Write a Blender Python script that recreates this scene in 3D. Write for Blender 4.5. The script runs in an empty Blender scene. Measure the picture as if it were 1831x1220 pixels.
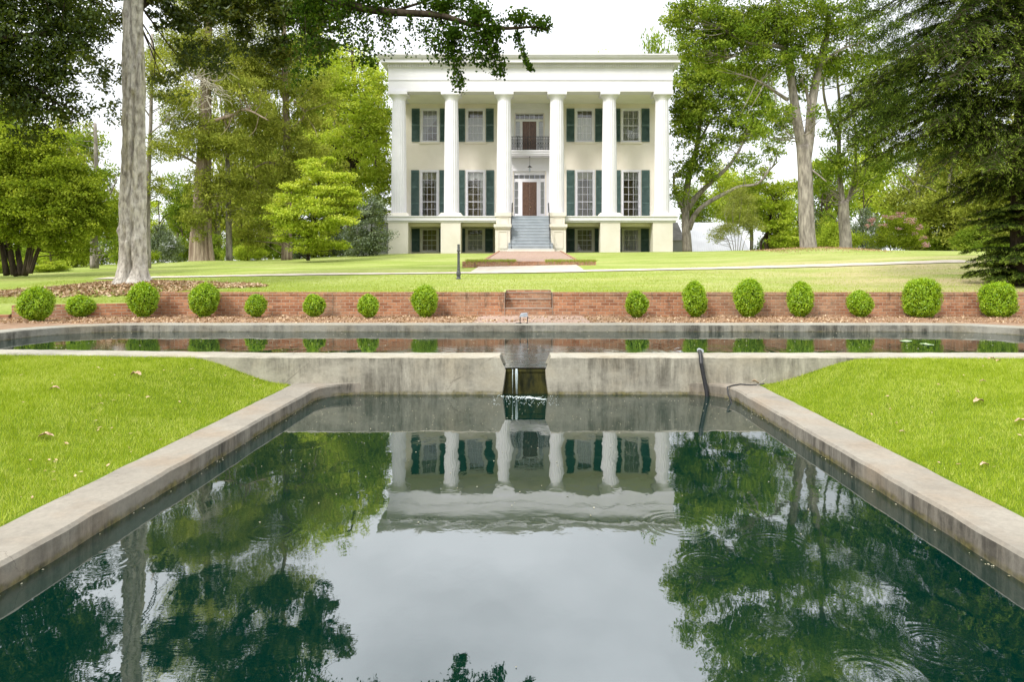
import bpy, math, random
import numpy as np
from mathutils import Vector
R = math.radians
random.seed(7)
SC = bpy.context.scene
COL = SC.collection
# ------------------------------------------------------------------ camera, world, sun
EYE = 1.70                     # eye height above the lower pool's water (z = 0)
F = 1220.0                     # focal length in pixels of an 1831 px wide picture
VX, VY = 945.0, 482.0
cd = bpy.data.cameras.new('camera')
cam = bpy.data.objects.new('camera', cd); COL.objects.link(cam)
cam.location = (0, 0, EYE); cam.rotation_euler = (R(90), 0, 0)
cd.sensor_width = 36.0; cd.lens = F / 1831 * 36
cd.shift_x = -(VX - 915.5) / 1831; cd.shift_y = -(610 - VY) / 1831
cd.clip_start = 0.05; cd.clip_end = 3000
SC.camera = cam

SUN_EL, SUN_ROT = 42, 218
w = bpy.data.worlds.new('World'); SC.world = w; w.use_nodes = True
nt = w.node_tree; nt.nodes.clear()
def N(tree, typ, **kw):
    n = tree.nodes.new(typ)
    for k, v in kw.items(): setattr(n, k, v)
    return n
wo = N(nt, 'ShaderNodeOutputWorld'); bg = N(nt, 'ShaderNodeBackground')
sky = N(nt, 'ShaderNodeTexSky', sky_type='NISHITA', sun_disc=False)
sky.sun_elevation = R(SUN_EL); sky.sun_rotation = R(SUN_ROT)
tc = N(nt, 'ShaderNodeTexCoord'); sp = N(nt, 'ShaderNodeSeparateXYZ')
nt.links.new(tc.outputs['Generated'], sp.inputs[0])
rp = N(nt, 'ShaderNodeValToRGB'); nt.links.new(sp.outputs['Z'], rp.inputs[0])
e = rp.color_ramp.elements
e[0].position = 0.0; e[0].color = (.37, .375, .38, 1)
e[1].position = 1.0; e[1].color = (1.0, 1.0, 1.0, 1)
for p_, c_ in ((.30, (.45, .46, .47, 1)), (.5, (.46, .48, .505, 1)), (.72, (.72, .74, .76, 1))):
    q = rp.color_ramp.elements.new(p_); q.color = c_
mp = N(nt, 'ShaderNodeMapping'); mp.inputs['Scale'].default_value = (1.6, 1.6, 3.2)
mp.inputs['Location'].default_value = (3.1, 1.7, .4)
nt.links.new(tc.outputs['Generated'], mp.inputs[0])
nz = N(nt, 'ShaderNodeTexNoise'); nz.inputs['Scale'].default_value = 1.5; nz.inputs['Detail'].default_value = 5
nz.inputs['Roughness'].default_value = .5
nt.links.new(mp.outputs[0], nz.inputs['Vector'])
mr = N(nt, 'ShaderNodeMapRange'); mr.inputs['From Min'].default_value = .3; mr.inputs['From Max'].default_value = .62
mr.inputs['To Min'].default_value = .68; mr.inputs['To Max'].default_value = 1.12
nt.links.new(nz.outputs[0], mr.inputs[0])
vm = N(nt, 'ShaderNodeVectorMath', operation='SCALE')
nt.links.new(rp.outputs[0], vm.inputs[0]); nt.links.new(mr.outputs[0], vm.inputs['Scale'])
vm2 = N(nt, 'ShaderNodeVectorMath', operation='SCALE'); vm2.inputs['Scale'].default_value = 21.0
nt.links.new(vm.outputs[0], vm2.inputs[0])
mx = N(nt, 'ShaderNodeMix', data_type='RGBA'); mx.inputs[0].default_value = .88
nt.links.new(sky.outputs[0], mx.inputs[6]); nt.links.new(vm2.outputs[0], mx.inputs[7])
nt.links.new(mx.outputs[2], bg.inputs[0]); bg.inputs[1].default_value = .12
nt.links.new(bg.outputs[0], wo.inputs[0])

sl = bpy.data.lights.new('sun', 'SUN'); sl.energy = 2.3; sl.angle = R(14); sl.color = (1, .96, .91)
so = bpy.data.objects.new('sun', sl); COL.objects.link(so)
sd = Vector((math.sin(R(SUN_ROT)) * math.cos(R(SUN_EL)), math.cos(R(SUN_ROT)) * math.cos(R(SUN_EL)), math.sin(R(SUN_EL))))
so.rotation_euler = sd.to_track_quat('Z', 'Y').to_euler()

SC.view_settings.view_transform = 'Standard'; SC.view_settings.look = 'None'
SC.view_settings.gamma = 1; SC.view_settings.exposure = 0.6
SC.render.engine = 'CYCLES'
cy = SC.cycles
cy.max_bounces = 6; cy.diffuse_bounces = 3; cy.glossy_bounces = 3; cy.transmission_bounces = 4
cy.transparent_max_bounces = 8; cy.use_denoising = True; cy.caustics_reflective = False; cy.caustics_refractive = False

# ------------------------------------------------------------------ helpers
def at(px, py, Y):
    return np.array(((px - VX) / F * Y, Y, EYE - (py - VY) / F * Y))
def X_(px, Y): return (px - VX) / F * Y
def Z_(py, Y): return EYE - (py - VY) / F * Y

class MB:
    """collects faces of one mesh object"""
    def __init__(s): s.v = []; s.f = []; s.n = 0; s.tone = []
    def add(s, V, Fc, tone=None):
        V = np.asarray(V, float).reshape(-1, 3)
        s.v.append(V)
        for f in Fc: s.f.append([i + s.n for i in f])
        s.n += len(V); return s
    def box(s, x0, x1, y0, y1, z0, z1):
        V = [(x, y, z) for x in (x0, x1) for y in (y0, y1) for z in (z0, z1)]
        return s.add(V, [(0, 1, 3, 2), (4, 6, 7, 5), (0, 4, 5, 1), (2, 3, 7, 6), (0, 2, 6, 4), (1, 5, 7, 3)])
    def quad(s, a, b, c, d): return s.add([a, b, c, d], [(0, 1, 2, 3)])
    def tube(s, pts, rad, n=8, cap=True):
        pts = [np.asarray(p, float) for p in pts]
        if not hasattr(rad, '__len__'): rad = [rad] * len(pts)
        V = []; prev = None
        for i, p in enumerate(pts):
            d = pts[min(i + 1, len(pts) - 1)] - pts[max(i - 1, 0)]
            d = d / (np.linalg.norm(d) + 1e-9)
            if prev is None:
                u = np.cross(d, (0, 0, 1.0)) if abs(d[2]) < .9 else np.cross(d, (1.0, 0, 0))
            else: u = prev - d * np.dot(prev, d)
            u /= np.linalg.norm(u) + 1e-9; prev = u
            v_ = np.cross(d, u)
            for k in range(n):
                a = 2 * math.pi * k / n
                V.append(p + rad[i] * (math.cos(a) * u + math.sin(a) * v_))
        Fc = []
        for i in range(len(pts) - 1):
            for k in range(n):
                Fc.append((i * n + k, i * n + (k + 1) % n, (i + 1) * n + (k + 1) % n, (i + 1) * n + k))
        if cap:
            Fc.append(tuple(range(n))[::-1]); Fc.append(tuple((len(pts) - 1) * n + k for k in range(n)))
        return s.add(V, Fc)
    def lathe(s, cx, cy_, prof, n=32, mod=None):
        V = []
        for (r, z) in prof:
            for k in range(n):
                a = 2 * math.pi * k / n
                rr = r * (mod(a, z) if mod else 1)
                V.append((cx + rr * math.cos(a), cy_ + rr * math.sin(a), z))
        Fc = [(i * n + k, i * n + (k + 1) % n, (i + 1) * n + (k + 1) % n, (i + 1) * n + k) for i in range(len(prof) - 1) for k in range(n)]
        Fc.append(tuple(range(n))[::-1]); Fc.append(tuple((len(prof) - 1) * n + k for k in range(n)))
        return s.add(V, Fc)
    def prism(s, poly, lo, hi, axis='z'):
        """poly: list of 2-D points; extruded along axis between lo and hi"""
        n = len(poly)
        def P(a, b, t): return {'z': (a, b, t), 'y': (a, t, b), 'x': (t, a, b)}[axis]
        V = [P(a, b, lo) for a, b in poly] + [P(a, b, hi) for a, b in poly]
        Fc = [tuple(range(n))[::-1], tuple(range(n, 2 * n))] + [(i, (i + 1) % n, n + (i + 1) % n, n + i) for i in range(n)]
        return s.add(V, Fc)
    def build(s, name, mat, parent=None, smooth=False):
        V = np.concatenate(s.v) if s.v else np.zeros((0, 3))
        o = np_mesh(name, V, None, mat, parent, faces=s.f, smooth=smooth)
        return o

def origin(o):
    p = np.zeros(3)
    while o is not None:
        p += np.array(o.location); o = o.parent
    return p
def np_mesh(name, V, quads, mat, parent=None, faces=None, smooth=False, tone=None):
    V = np.asarray(V, np.float32) - origin(parent).astype(np.float32)
    me = bpy.data.meshes.new(name)
    if faces is not None:
        me.from_pydata(V.tolist(), [], faces)
        import bmesh
        bm = bmesh.new(); bm.from_mesh(me); bmesh.ops.recalc_face_normals(bm, faces=bm.faces); bm.to_mesh(me); bm.free()
    else:
        k = quads.shape[1]; nf = len(quads)
        me.vertices.add(len(V)); me.vertices.foreach_set('co', V.ravel())
        me.loops.add(nf * k); me.loops.foreach_set('vertex_index', quads.astype(np.int32).ravel())
        me.polygons.add(nf); me.polygons.foreach_set('loop_start', np.arange(0, nf * k, k, dtype=np.int32))
        me.update(calc_edges=True)
        if tone is not None:
            at_ = me.attributes.new('tone', 'FLOAT', 'FACE'); at_.data.foreach_set('value', np.asarray(tone, np.float32))
    if smooth: me.polygons.foreach_set('use_smooth', [True] * len(me.polygons))
    me.materials.append(mat)
    o = bpy.data.objects.new(name, me); COL.objects.link(o)
    if parent is not None: o.parent = parent
    return o
def tag(o, label=None, cat=None, group=None, kind=None):
    if label: o['label'] = label
    if cat: o['category'] = cat
    if group: o['group'] = group
    if kind: o['kind'] = kind
    return o
def empty(name, loc, label, cat, group=None):
    o = bpy.data.objects.new(name, None); COL.objects.link(o); o.location = loc; o.empty_display_size = .2
    return tag(o, label, cat, group)

# ------------------------------------------------------------------ materials
def newmat(name):
    m = bpy.data.materials.new(name); m.use_nodes = True
    t = m.node_tree; t.nodes.clear()
    out = N(t, 'ShaderNodeOutputMaterial')
    return m, t, out
def link(t, a, b): t.links.new(a, b)
def ramp(t, fac, stops):
    r = N(t, 'ShaderNodeValToRGB'); e = r.color_ramp.elements
    e[0].position, e[0].color = stops[0][0], (*stops[0][1], 1)
    e[1].position, e[1].color = stops[-1][0], (*stops[-1][1], 1)
    for p, c in stops[1:-1]:
        q = e.new(p); q.color = (*c, 1)
    link(t, fac, r.inputs[0]); return r.outputs[0]
def noise(t, vec, scale, detail=4, rough=.5, dist=0):
    n = N(t, 'ShaderNodeTexNoise'); n.inputs['Scale'].default_value = scale; n.inputs['Detail'].default_value = detail
    n.inputs['Roughness'].default_value = rough; n.inputs['Distortion'].default_value = dist
    if vec is not None: link(t, vec, n.inputs['Vector'])
    return n.outputs[0]
def mapping(t, vec, sc=(1, 1, 1), loc=(0, 0, 0)):
    m = N(t, 'ShaderNodeMapping'); m.inputs['Scale'].default_value = sc; m.inputs['Location'].default_value = loc
    link(t, vec, m.inputs[0]); return m.outputs[0]
def math_(t, op, a, b=None, c=None, clamp=False):
    m = N(t, 'ShaderNodeMath', operation=op, use_clamp=clamp)
    for i, x in enumerate((a, b, c)):
        if x is None: continue
        if isinstance(x, (int, float)): m.inputs[i].default_value = x
        else: link(t, x, m.inputs[i])
    return m.outputs[0]
def mixc(t, fac, a, b, mode='MIX'):
    m = N(t, 'ShaderNodeMix', data_type='RGBA', blend_type=mode)
    for i, x in ((0, fac), (6, a), (7, b)):
        if isinstance(x, (int, float)): m.inputs[i].default_value = x
        elif isinstance(x, tuple): m.inputs[i].default_value = (*x, 1)
        else: link(t, x, m.inputs[i])
    return m.outputs[2]
def maprange(t, v, a, b, c=0., d=1.):
    m = N(t, 'ShaderNodeMapRange'); link(t, v, m.inputs[0])
    for i, x in enumerate((a, b, c, d)): m.inputs[i + 1].default_value = x
    return m.outputs[0]
def geo(t): return N(t, 'ShaderNodeNewGeometry')
def principled(t, out, col, rough=.7, spec=.3, bump=None, bstr=.3, bdist=.01, metal=0):
    b = N(t, 'ShaderNodeBsdfPrincipled')
    if isinstance(col, tuple): b.inputs['Base Color'].default_value = (*col, 1)
    else: link(t, col, b.inputs['Base Color'])
    b.inputs['Roughness'].default_value = rough; b.inputs['Specular IOR Level'].default_value = spec; b.inputs['Metallic'].default_value = metal
    if bump is not None:
        bp = N(t, 'ShaderNodeBump'); bp.inputs['Strength'].default_value = bstr; bp.inputs['Distance'].default_value = bdist
        link(t, bump, bp.inputs['Height']); link(t, bp.outputs[0], b.inputs['Normal'])
    link(t, b.outputs[0], out.inputs[0]); return b
def m_noise(name, c1, c2, scale=4, rough=.7, spec=.3, bstr=.2, bscale=None, bdist=.01, stretch=(1, 1, 1), lo=.35, hi=.65, metal=0):
    m, t, out = newmat(name); g = geo(t)
    v = mapping(t, g.outputs['Position'], stretch)
    n = noise(t, v, scale, 6, .6)
    c = ramp(t, n, [(lo, c1), (hi, c2)])
    bn = noise(t, v, bscale or scale * 5, 4, .6)
    principled(t, out, c, rough, spec, bn, bstr, bdist, metal); return m
def m_leaf(name, dark, mid, light, trans=.35, gloss=0.0, rough=.4):
    m, t, out = newmat(name)
    a = N(t, 'ShaderNodeAttribute', attribute_name='tone')
    c = ramp(t, a.outputs['Fac'], [(0, dark), (.5, mid), (1, light)])
    d = N(t, 'ShaderNodeBsdfDiffuse'); tr = N(t, 'ShaderNodeBsdfTranslucent')
    link(t, c, d.inputs[0])
    c2 = mixc(t, 1.0, c, (1.25, 1.15, .55), 'MULTIPLY'); link(t, c2, tr.inputs[0])
    mxx = N(t, 'ShaderNodeMixShader'); mxx.inputs[0].default_value = trans
    link(t, d.outputs[0], mxx.inputs[1]); link(t, tr.outputs[0], mxx.inputs[2])
    last = mxx.outputs[0]
    if gloss > 0:
        gl = N(t, 'ShaderNodeBsdfGlossy'); gl.inputs['Roughness'].default_value = rough
        gl.inputs[0].default_value = (.8, .85, .9, 1)
        m2 = N(t, 'ShaderNodeMixShader'); m2.inputs[0].default_value = gloss
        link(t, last, m2.inputs[1]); link(t, gl.outputs[0], m2.inputs[2]); last = m2.outputs[0]
    link(t, last, out.inputs[0]); return m

def m_concrete(name, level, mh=1., light=(.265, .24, .20), dark=(.05, .045, .037), warm=(.27, .21, .15), stain=.5):
    """weathered cast concrete; 'level' is the water line it stands in, where moss grows"""
    m, t, out = newmat(name); g = geo(t); P = g.outputs['Position']
    sN = N(t, 'ShaderNodeSeparateXYZ'); link(t, g.outputs['Normal'], sN.inputs[0])
    sP = N(t, 'ShaderNodeSeparateXYZ'); link(t, P, sP.inputs[0])
    vert = maprange(t, math_(t, 'ABSOLUTE', sN.outputs['Z']), .3, .8, 1., 0.)
    big = noise(t, P, 1.1, 8, .62, .3)
    base = ramp(t, big, [(.3, tuple(x * .86 for x in light)), (.5, light), (.7, tuple(min(1, x * 1.12) for x in light))])
    wm = maprange(t, noise(t, mapping(t, P, (.8, .8, .8), (7, 3, 1)), 1.7, 5, .6), .48, .7, 0, .75)
    base = mixc(t, wm, base, warm)
    # dark algae stains on the vertical faces, running down, and scattered blotches
    st = noise(t, mapping(t, P, (3.6, 3.6, .55)), 1.6, 9, .74, .15)
    bl = noise(t, mapping(t, P, (.8, .8, 1.6), (3, 9, 2)), .9, 7, .65)
    sm = math_(t, 'MULTIPLY', maprange(t, st, .40, .60), maprange(t, bl, .40, .56))
    sm = math_(t, 'MULTIPLY', sm, vert)
    base = mixc(t, math_(t, 'MULTIPLY', sm, stain), base, dark)
    fine = noise(t, P, 28, 6, .75)
    base = mixc(t, 1., base, ramp(t, fine, [(.3, (.84, .84, .83)), (.7, (1.1, 1.1, 1.08))]), 'MULTIPLY')
    bt = maprange(t, noise(t, mapping(t, P, (1, 1, 1), (5, 5, 5)), 2.3, 8, .7), .52, .68, 0, .4)
    base = mixc(t, bt, base, tuple(x * .55 for x in light))
    # hairline cracks
    vo = N(t, 'ShaderNodeTexVoronoi', feature='DISTANCE_TO_EDGE'); vo.inputs['Scale'].default_value = .9
    link(t, mapping(t, P, (1, 1, 1.3)), vo.inputs['Vector'])
    nd = noise(t, P, 3.0, 6, .7)
    dv = N(t, 'ShaderNodeVectorMath', operation='ADD'); link(t, P, dv.inputs[0])
    cm = N(t, 'ShaderNodeCombineXYZ'); link(t, math_(t, 'MULTIPLY', nd, .7), cm.inputs[0]); link(t, math_(t, 'MULTIPLY', nd, .5), cm.inputs[2]); link(t, cm.outputs[0], dv.inputs[1])
    link(t, dv.outputs[0], vo.inputs['Vector'])
    ck = maprange(t, vo.outputs['Distance'], 0.0, .007, .65, 0.)
    ck = math_(t, 'MULTIPLY', ck, maprange(t, noise(t, P, 1.3, 3), .5, .56))
    base = mixc(t, ck, base, (.12, .10, .08))
    # moss just above the water
    hz = math_(t, 'SUBTRACT', sP.outputs['Z'], level)
    hz = math_(t, 'ADD', hz, math_(t, 'MULTIPLY', math_(t, 'SUBTRACT', noise(t, P, 6, 6, .7), .5), .09))
    ms = math_(t, 'MULTIPLY', maprange(t, noise(t, P, 2.7, 6, .7), .36, .60, .15, 1.), vert); ms = math_(t, 'MULTIPLY', maprange(t, hz, .025 * mh, .055 * mh, 1., 0.), ms)
    base = mixc(t, math_(t, 'MULTIPLY', ms, .85 if mh > .9 else .5), base, ramp(t, noise(t, P, 22, 5), [(.35, (.045, .042, .012)), (.65, (.17, .145, .04))]))
    bh = math_(t, 'ADD', math_(t, 'MULTIPLY', fine, .6), math_(t, 'MULTIPLY', noise(t, P, 6, 6, .6), 1.2))
    principled(t, out, base, .85, .2, bh, .35, .012); return m

M = {}
M['concrete_low'] = m_concrete('concrete_low', 0.0, .92, stain=.9)
M['concrete_up'] = m_concrete('concrete_up', 0.36, .35, light=(.30, .285, .24), dark=(.04, .037, .03), warm=(.28, .24, .17), stain=.85)
M['concrete_wall'] = m_concrete('concrete_wall', 0.0, light=(.36, .335, .275), dark=(.075, .068, .053), warm=(.33, .28, .20), stain=.75)
M['moss_dark'] = m_noise('moss_dark', (.008, .010, .003), (.055, .05, .010), 5, .8, .2, .6, 20, .02, (2, 2, .7))
M['white_paint'] = m_noise('white_paint', (.655, .64, .665), (.70, .685, .71), 1.5, .6, .2, .08, 30)
M['stucco'] = m_noise('stucco', (.70, .635, .545), (.76, .70, .61), .6, .85, .15, .25, 40, .01)
M['stucco_pier'] = m_noise('stucco_pier', (.60, .56, .475), (.66, .62, .545), .8, .85, .15, .25, 40, .01)
M['ceiling_paint'] = m_noise('ceiling_paint', (.70, .69, .56), (.76, .75, .62), .6, .7, .2, .05)
M['shutter'] = m_noise('shutter', (.05, .093, .083), (.085, .14, .126), 3, .45, .4, .1)
M['stair_paint'] = m_noise('stair_paint', (.28, .31, .335), (.34, .37, .395), 1.5, .55, .3, .1, 20)
M['wood_door'] = m_noise('wood_door', (.065, .03, .018), (.16, .085, .05), 6, .4, .4, .2, 30, .01, (6, 6, .8))
M['iron'] = m_noise('iron', (.012, .012, .013), (.03, .03, .032), 12, .45, .5, .2, 60)
M['post_iron'] = m_noise('post_iron', (.03, .031, .035), (.09, .092, .10), 14, .5, .5, .3, 60)
M['room'] = m_noise('room', (.20, .15, .08), (.40, .33, .20), 1.2, .9, .1, .05)
M['curtain'] = m_noise('curtain', (.40, .39, .35), (.56, .55, .51), 3, .9, .1, .1, 12, .02, (9, 1, .4))
M['valance'] = m_noise('valance', (.40, .37, .22), (.55, .52, .34), 3, .9, .1, .1, 12, .02, (9, 1, .4))
M['lamp_grey'] = m_noise('lamp_grey', (.30, .32, .35), (.42, .45, .48), 10, .4, .5, .1)
M['black_rubber'] = m_noise('black_rubber', (.008, .008, .009), (.02, .02, .022), 20, .45, .4, .2, 80)
M['roof_metal'] = m_noise('roof_metal', (.70, .70, .74), (.80, .80, .84), .8, .5, .4, .05)
M['siding'] = m_noise('siding', (.33, .34, .34), (.40, .40, .40), 1, .7, .2, .05)
M['roof_grey'] = m_noise('roof_grey', (.16, .155, .15), (.25, .24, .23), 2, .8, .2, .3)
M['foam'] = m_noise('foam', (.40, .48, .47), (.65, .70, .70), 30, .5, .4, .4, 60)
M['litter'] = m_leaf('litter', (.19, .105, .055), (.40, .27, .16), (.66, .52, .36), .1)
M['straw'] = m_leaf('straw', (.20, .10, .05), (.42, .26, .15), (.60, .44, .30), .1)
M['dryleaf'] = m_noise('dryleaf', (.30, .17, .09), (.62, .47, .31), 20, .8, .1, .3, 60)
M['bark_pale'] = m_noise('bark_pale', (.20, .175, .145), (.62, .57, .50), 9, .9, .1, 1., 30, .03, (1, 1, .45), .30, .58)
M['bark_grey'] = m_noise('bark_grey', (.15, .13, .11), (.37, .33, .28), 3, .9, .1, .9, 11, .04, (2.2, 2.2, .6))
M['bark_cedar'] = m_noise('bark_cedar', (.17, .12, .085), (.42, .34, .26), 2, .9, .1, 1., 6, .06, (3, 3, .2))
M['bark_dark'] = m_noise('bark_dark', (.03, .023, .016), (.085, .065, .045), 4, .9, .1, .8, 12, .03, (2, 2, .5))
M['twig_pale'] = m_noise('twig_pale', (.28, .25, .19), (.45, .41, .33), 4, .9, .1, .3)

def m_brick(name, horizontal=False, c1=(.24, .095, .05), c2=(.45, .215, .115), mort=(.36, .275, .20)):
    m, t, out = newmat(name); g = geo(t)
    s = N(t, 'ShaderNodeSeparateXYZ'); link(t, g.outputs['Position'], s.inputs[0])
    sn = N(t, 'ShaderNodeSeparateXYZ'); link(t, g.outputs['Normal'], sn.inputs[0])
    isx = math_(t, 'GREATER_THAN', math_(t, 'ABSOLUTE', sn.outputs['X']), .7)
    u = N(t, 'ShaderNodeMix', data_type='FLOAT'); link(t, isx, u.inputs[0]); link(t, s.outputs['X'], u.inputs[2]); link(t, s.outputs['Y'], u.inputs[3])
    c = N(t, 'ShaderNodeCombineXYZ'); link(t, u.outputs[0], c.inputs[0])
    if horizontal: link(t, s.outputs['Y'], c.inputs[1])
    else:
        top = math_(t, 'GREATER_THAN', math_(t, 'ABSOLUTE', sn.outputs['Z']), .7)
        vv = N(t, 'ShaderNodeMix', data_type='FLOAT'); link(t, top, vv.inputs[0]); link(t, s.outputs['Z'], vv.inputs[2]); link(t, s.outputs['Y'], vv.inputs[3])
        link(t, vv.outputs[0], c.inputs[1])
    b = N(t, 'ShaderNodeTexBrick'); link(t, c.outputs[0], b.inputs['Vector'])
    b.inputs['Scale'].default_value = 1.0; b.inputs['Mortar Size'].default_value = .010; b.inputs['Mortar Smooth'].default_value = .3
    b.inputs['Brick Width'].default_value = .22; b.inputs['Row Height'].default_value = .077; b.inputs['Bias'].default_value = 0
    b.inputs['Color1'].default_value = (*c1, 1); b.inputs['Color2'].default_value = (*c2, 1); b.inputs['Mortar'].default_value = (*mort, 1)
    P = g.outputs['Position']
    col = mixc(t, maprange(t, noise(t, P, .9, 6, .6), .45, .65, 0, .4), b.outputs[0], (.33, .26, .18))
    col = mixc(t, maprange(t, noise(t, mapping(t, P, (3, 3, .8)), 1.3, 8, .75), .56, .68, 0, .75), col, (.07, .055, .04))
    col = mixc(t, 1., col, ramp(t, noise(t, P, 14, 6, .7), [(.25, (.72, .72, .72)), (.75, (1.25, 1.22, 1.2))]), 'MULTIPLY')
    bh = math_(t, 'ADD', math_(t, 'MULTIPLY', b.outputs[1], -1.), math_(t, 'MULTIPLY', noise(t, P, 40, 4), .5))
    principled(t, out, col, .9, .1, bh, .6, .008); return m
M['brick'] = m_brick('brick')
M['brick_pave'] = m_brick('brick_pave', True, (.34, .21, .165), (.42, .30, .24), (.36, .30, .24))
M['step_edge'] = m_noise('step_edge', (.24, .17, .125), (.32, .25, .195), 8, .9, .1, .3)
M['path'] = m_noise('path', (.42, .355, .28), (.54, .485, .41), 3, .9, .1, .3, 30)

def m_lawn(name, near=False):
    m, t, out = newmat(name); g = geo(t); P = g.outputs['Position']
    s = N(t, 'ShaderNodeSeparateXYZ'); link(t, P, s.inputs[0])
    a = noise(t, mapping(t, P, (.5, 1, 1)), .55, 9, .68)
    if near: c = ramp(t, a, [(.35, (.10, .16, .012)), (.65, (.17, .24, .022))])
    else:
        c = ramp(t, a, [(.30, (.20, .265, .05)), (.48, (.27, .33, .08)), (.68, (.36, .385, .15))])
        # dry, worn turf on the right and under the trees
        dry = math_(t, 'MULTIPLY', maprange(t, s.outputs['X'], 3, 12), maprange(t, s.outputs['Y'], 32, 26))
        dry = math_(t, 'MULTIPLY', dry, maprange(t, noise(t, mapping(t, P, (.35, 1.2, 1), (4, 1, 0)), .6, 7, .7), .36, .6))
        c = mixc(t, math_(t, 'MULTIPLY', dry, .95), c, (.47, .385, .22))
        d2 = maprange(t, noise(t, mapping(t, P, (.25, 1, 1), (9, 2, 0)), .45, 7, .7), .54, .66, 0, .6)
        c = mixc(t, d2, c, (.42, .40, .17))
    c = mixc(t, 1., c, ramp(t, noise(t, P, 9, 8, .8), [(.3, (.72, .74, .7)), (.7, (1.25, 1.22, 1.2))]), 'MULTIPLY')
    principled(t, out, c, .95, .05, noise(t, P, 22, 8, .8), .8, .03); return m
M['lawn'] = m_lawn('lawn'); M['turf'] = m_lawn('turf', True)
M['soil'] = m_noise('soil', (.20, .12, .07), (.38, .27, .19), 3.0, .95, .05, .9, 14, .03, (.6, 1, 1), .3, .7)
M['grass_blade'] = m_leaf('grass_blade', (.12, .20, .012), (.32, .415, .028), (.58, .60, .20), .35)
M['lawn_blade'] = m_leaf('lawn_blade', (.24, .31, .04), (.33, .40, .07), (.45, .47, .17), .25)

# foliage colours of each kind of tree
M['lf_dark'] = m_leaf('lf_dark', (.018, .034, .006), (.052, .082, .010), (.13, .165, .016), .35, .02, .4)
M['lf_magnolia'] = m_leaf('lf_magnolia', (.023, .042, .007), (.070, .10, .012), (.17, .17, .02), .3, .03, .4)
M['lf_ginkgo'] = m_leaf('lf_ginkgo', (.018, .042, .008), (.045, .09, .010), (.11, .17, .018), .4)
M['lf_cedar'] = m_leaf('lf_cedar', (.10, .125, .022), (.25, .295, .045), (.50, .51, .11), .3)
M['lf_mid'] = m_leaf('lf_mid', (.07, .13, .018), (.19, .28, .032), (.42, .49, .08), .4)
M['lf_bright'] = m_leaf('lf_bright', (.16, .24, .025), (.36, .47, .05), (.62, .68, .14), .45)
M['lf_shrub'] = m_leaf('lf_shrub', (.09, .14, .014), (.23, .31, .03), (.48, .55, .08), .4)
M['lf_grey'] = m_leaf('lf_grey', (.055, .085, .03), (.14, .19, .08), (.40, .46, .28), .25, .06)
M['lf_olive'] = m_leaf('lf_olive', (.14, .17, .04), (.28, .32, .08), (.46, .49, .16), .4)
M['lf_box'] = m_leaf('lf_box', (.11, .22, .008), (.29, .46, .014), (.54, .66, .04), .3, .03)
M['lf_hemlock'] = m_leaf('lf_hemlock', (.018, .036, .008), (.065, .105, .016), (.25, .34, .05), .25)
M['lf_pink'] = m_leaf('lf_pink', (.40, .20, .24), (.58, .34, .40), (.72, .52, .56), .3)
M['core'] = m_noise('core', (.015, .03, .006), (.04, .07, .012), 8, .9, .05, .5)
# ------------------------------------------------------------------ water
def m_water(name, centres, spill=None, amp=1.0, strength=.15, base=(.0002, .0140, .0100)):
    m, t, out = newmat(name); g = geo(t); P = g.outputs['Position']
    h = math_(t, 'MULTIPLY', noise(t, mapping(t, P, (1.0, .55, 1)), 2.2, 2, .4), .42)
    h = math_(t, 'ADD', h, math_(t, 'MULTIPLY', noise(t, mapping(t, P, (1.0, .7, 1), (3, 1, 0)), 7.0, 3, .5, .4), .05))
    # breeze patches where the fine ripple is stronger
    patch = maprange(t, noise(t, P, .8, 3), .45, .65)
    h = math_(t, 'ADD', h, math_(t, 'MULTIPLY', math_(t, 'MULTIPLY', noise(t, mapping(t, P, (.5, 1.6, 1)), 11.0, 3, .6), patch), .03 * amp))
    for (cx, cy_, r0, k, a) in centres:
        vd = N(t, 'ShaderNodeVectorMath', operation='DISTANCE'); link(t, P, vd.inputs[0]); vd.inputs[1].default_value = (cx, cy_, 0 if spill is None else .36)
        d = vd.outputs['Value']
        wv = math_(t, 'SINE', math_(t, 'MULTIPLY', d, k))
        d = math_(t, 'ADD', d, math_(t, 'MULTIPLY', noise(t, P, 2.3, 2), .06)); q_ = math_(t, 'DIVIDE', math_(t, 'SUBTRACT', d, r0 * .55), r0 * .38)
        env = math_(t, 'SUBTRACT', 1., math_(t, 'ABSOLUTE', q_), clamp=True)
        h = math_(t, 'ADD', h, math_(t, 'MULTIPLY', math_(t, 'MULTIPLY', wv, math_(t, 'POWER', env, 1.3)), a))
    if spill:
        vd = N(t, 'ShaderNodeVectorMath', operation='DISTANCE'); link(t, P, vd.inputs[0]); vd.inputs[1].default_value = spill
        env = math_(t, 'POWER', maprange(t, vd.outputs['Value'], .1, 3.2, 1., 0.), 1.5)
        h = math_(t, 'ADD', h, math_(t, 'MULTIPLY', math_(t, 'MULTIPLY', noise(t, mapping(t, P, (1.0, 1.9, 1)), 4.0, 4, .6, .6), env), .8))
    b = N(t, 'ShaderNodeBsdfPrincipled')
    b.inputs['Base Color'].default_value = (*base, 1)
    b.inputs['Roughness'].default_value = .015; b.inputs['IOR'].default_value = 3.4
    bp = N(t, 'ShaderNodeBump'); bp.inputs['Strength'].default_value = strength; bp.inputs['Distance'].default_value = .05
    link(t, h, bp.inputs['Height']); link(t, bp.outputs[0], b.inputs['Normal'])
    link(t, b.outputs[0], out.inputs[0]); return m
rings = []
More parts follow.
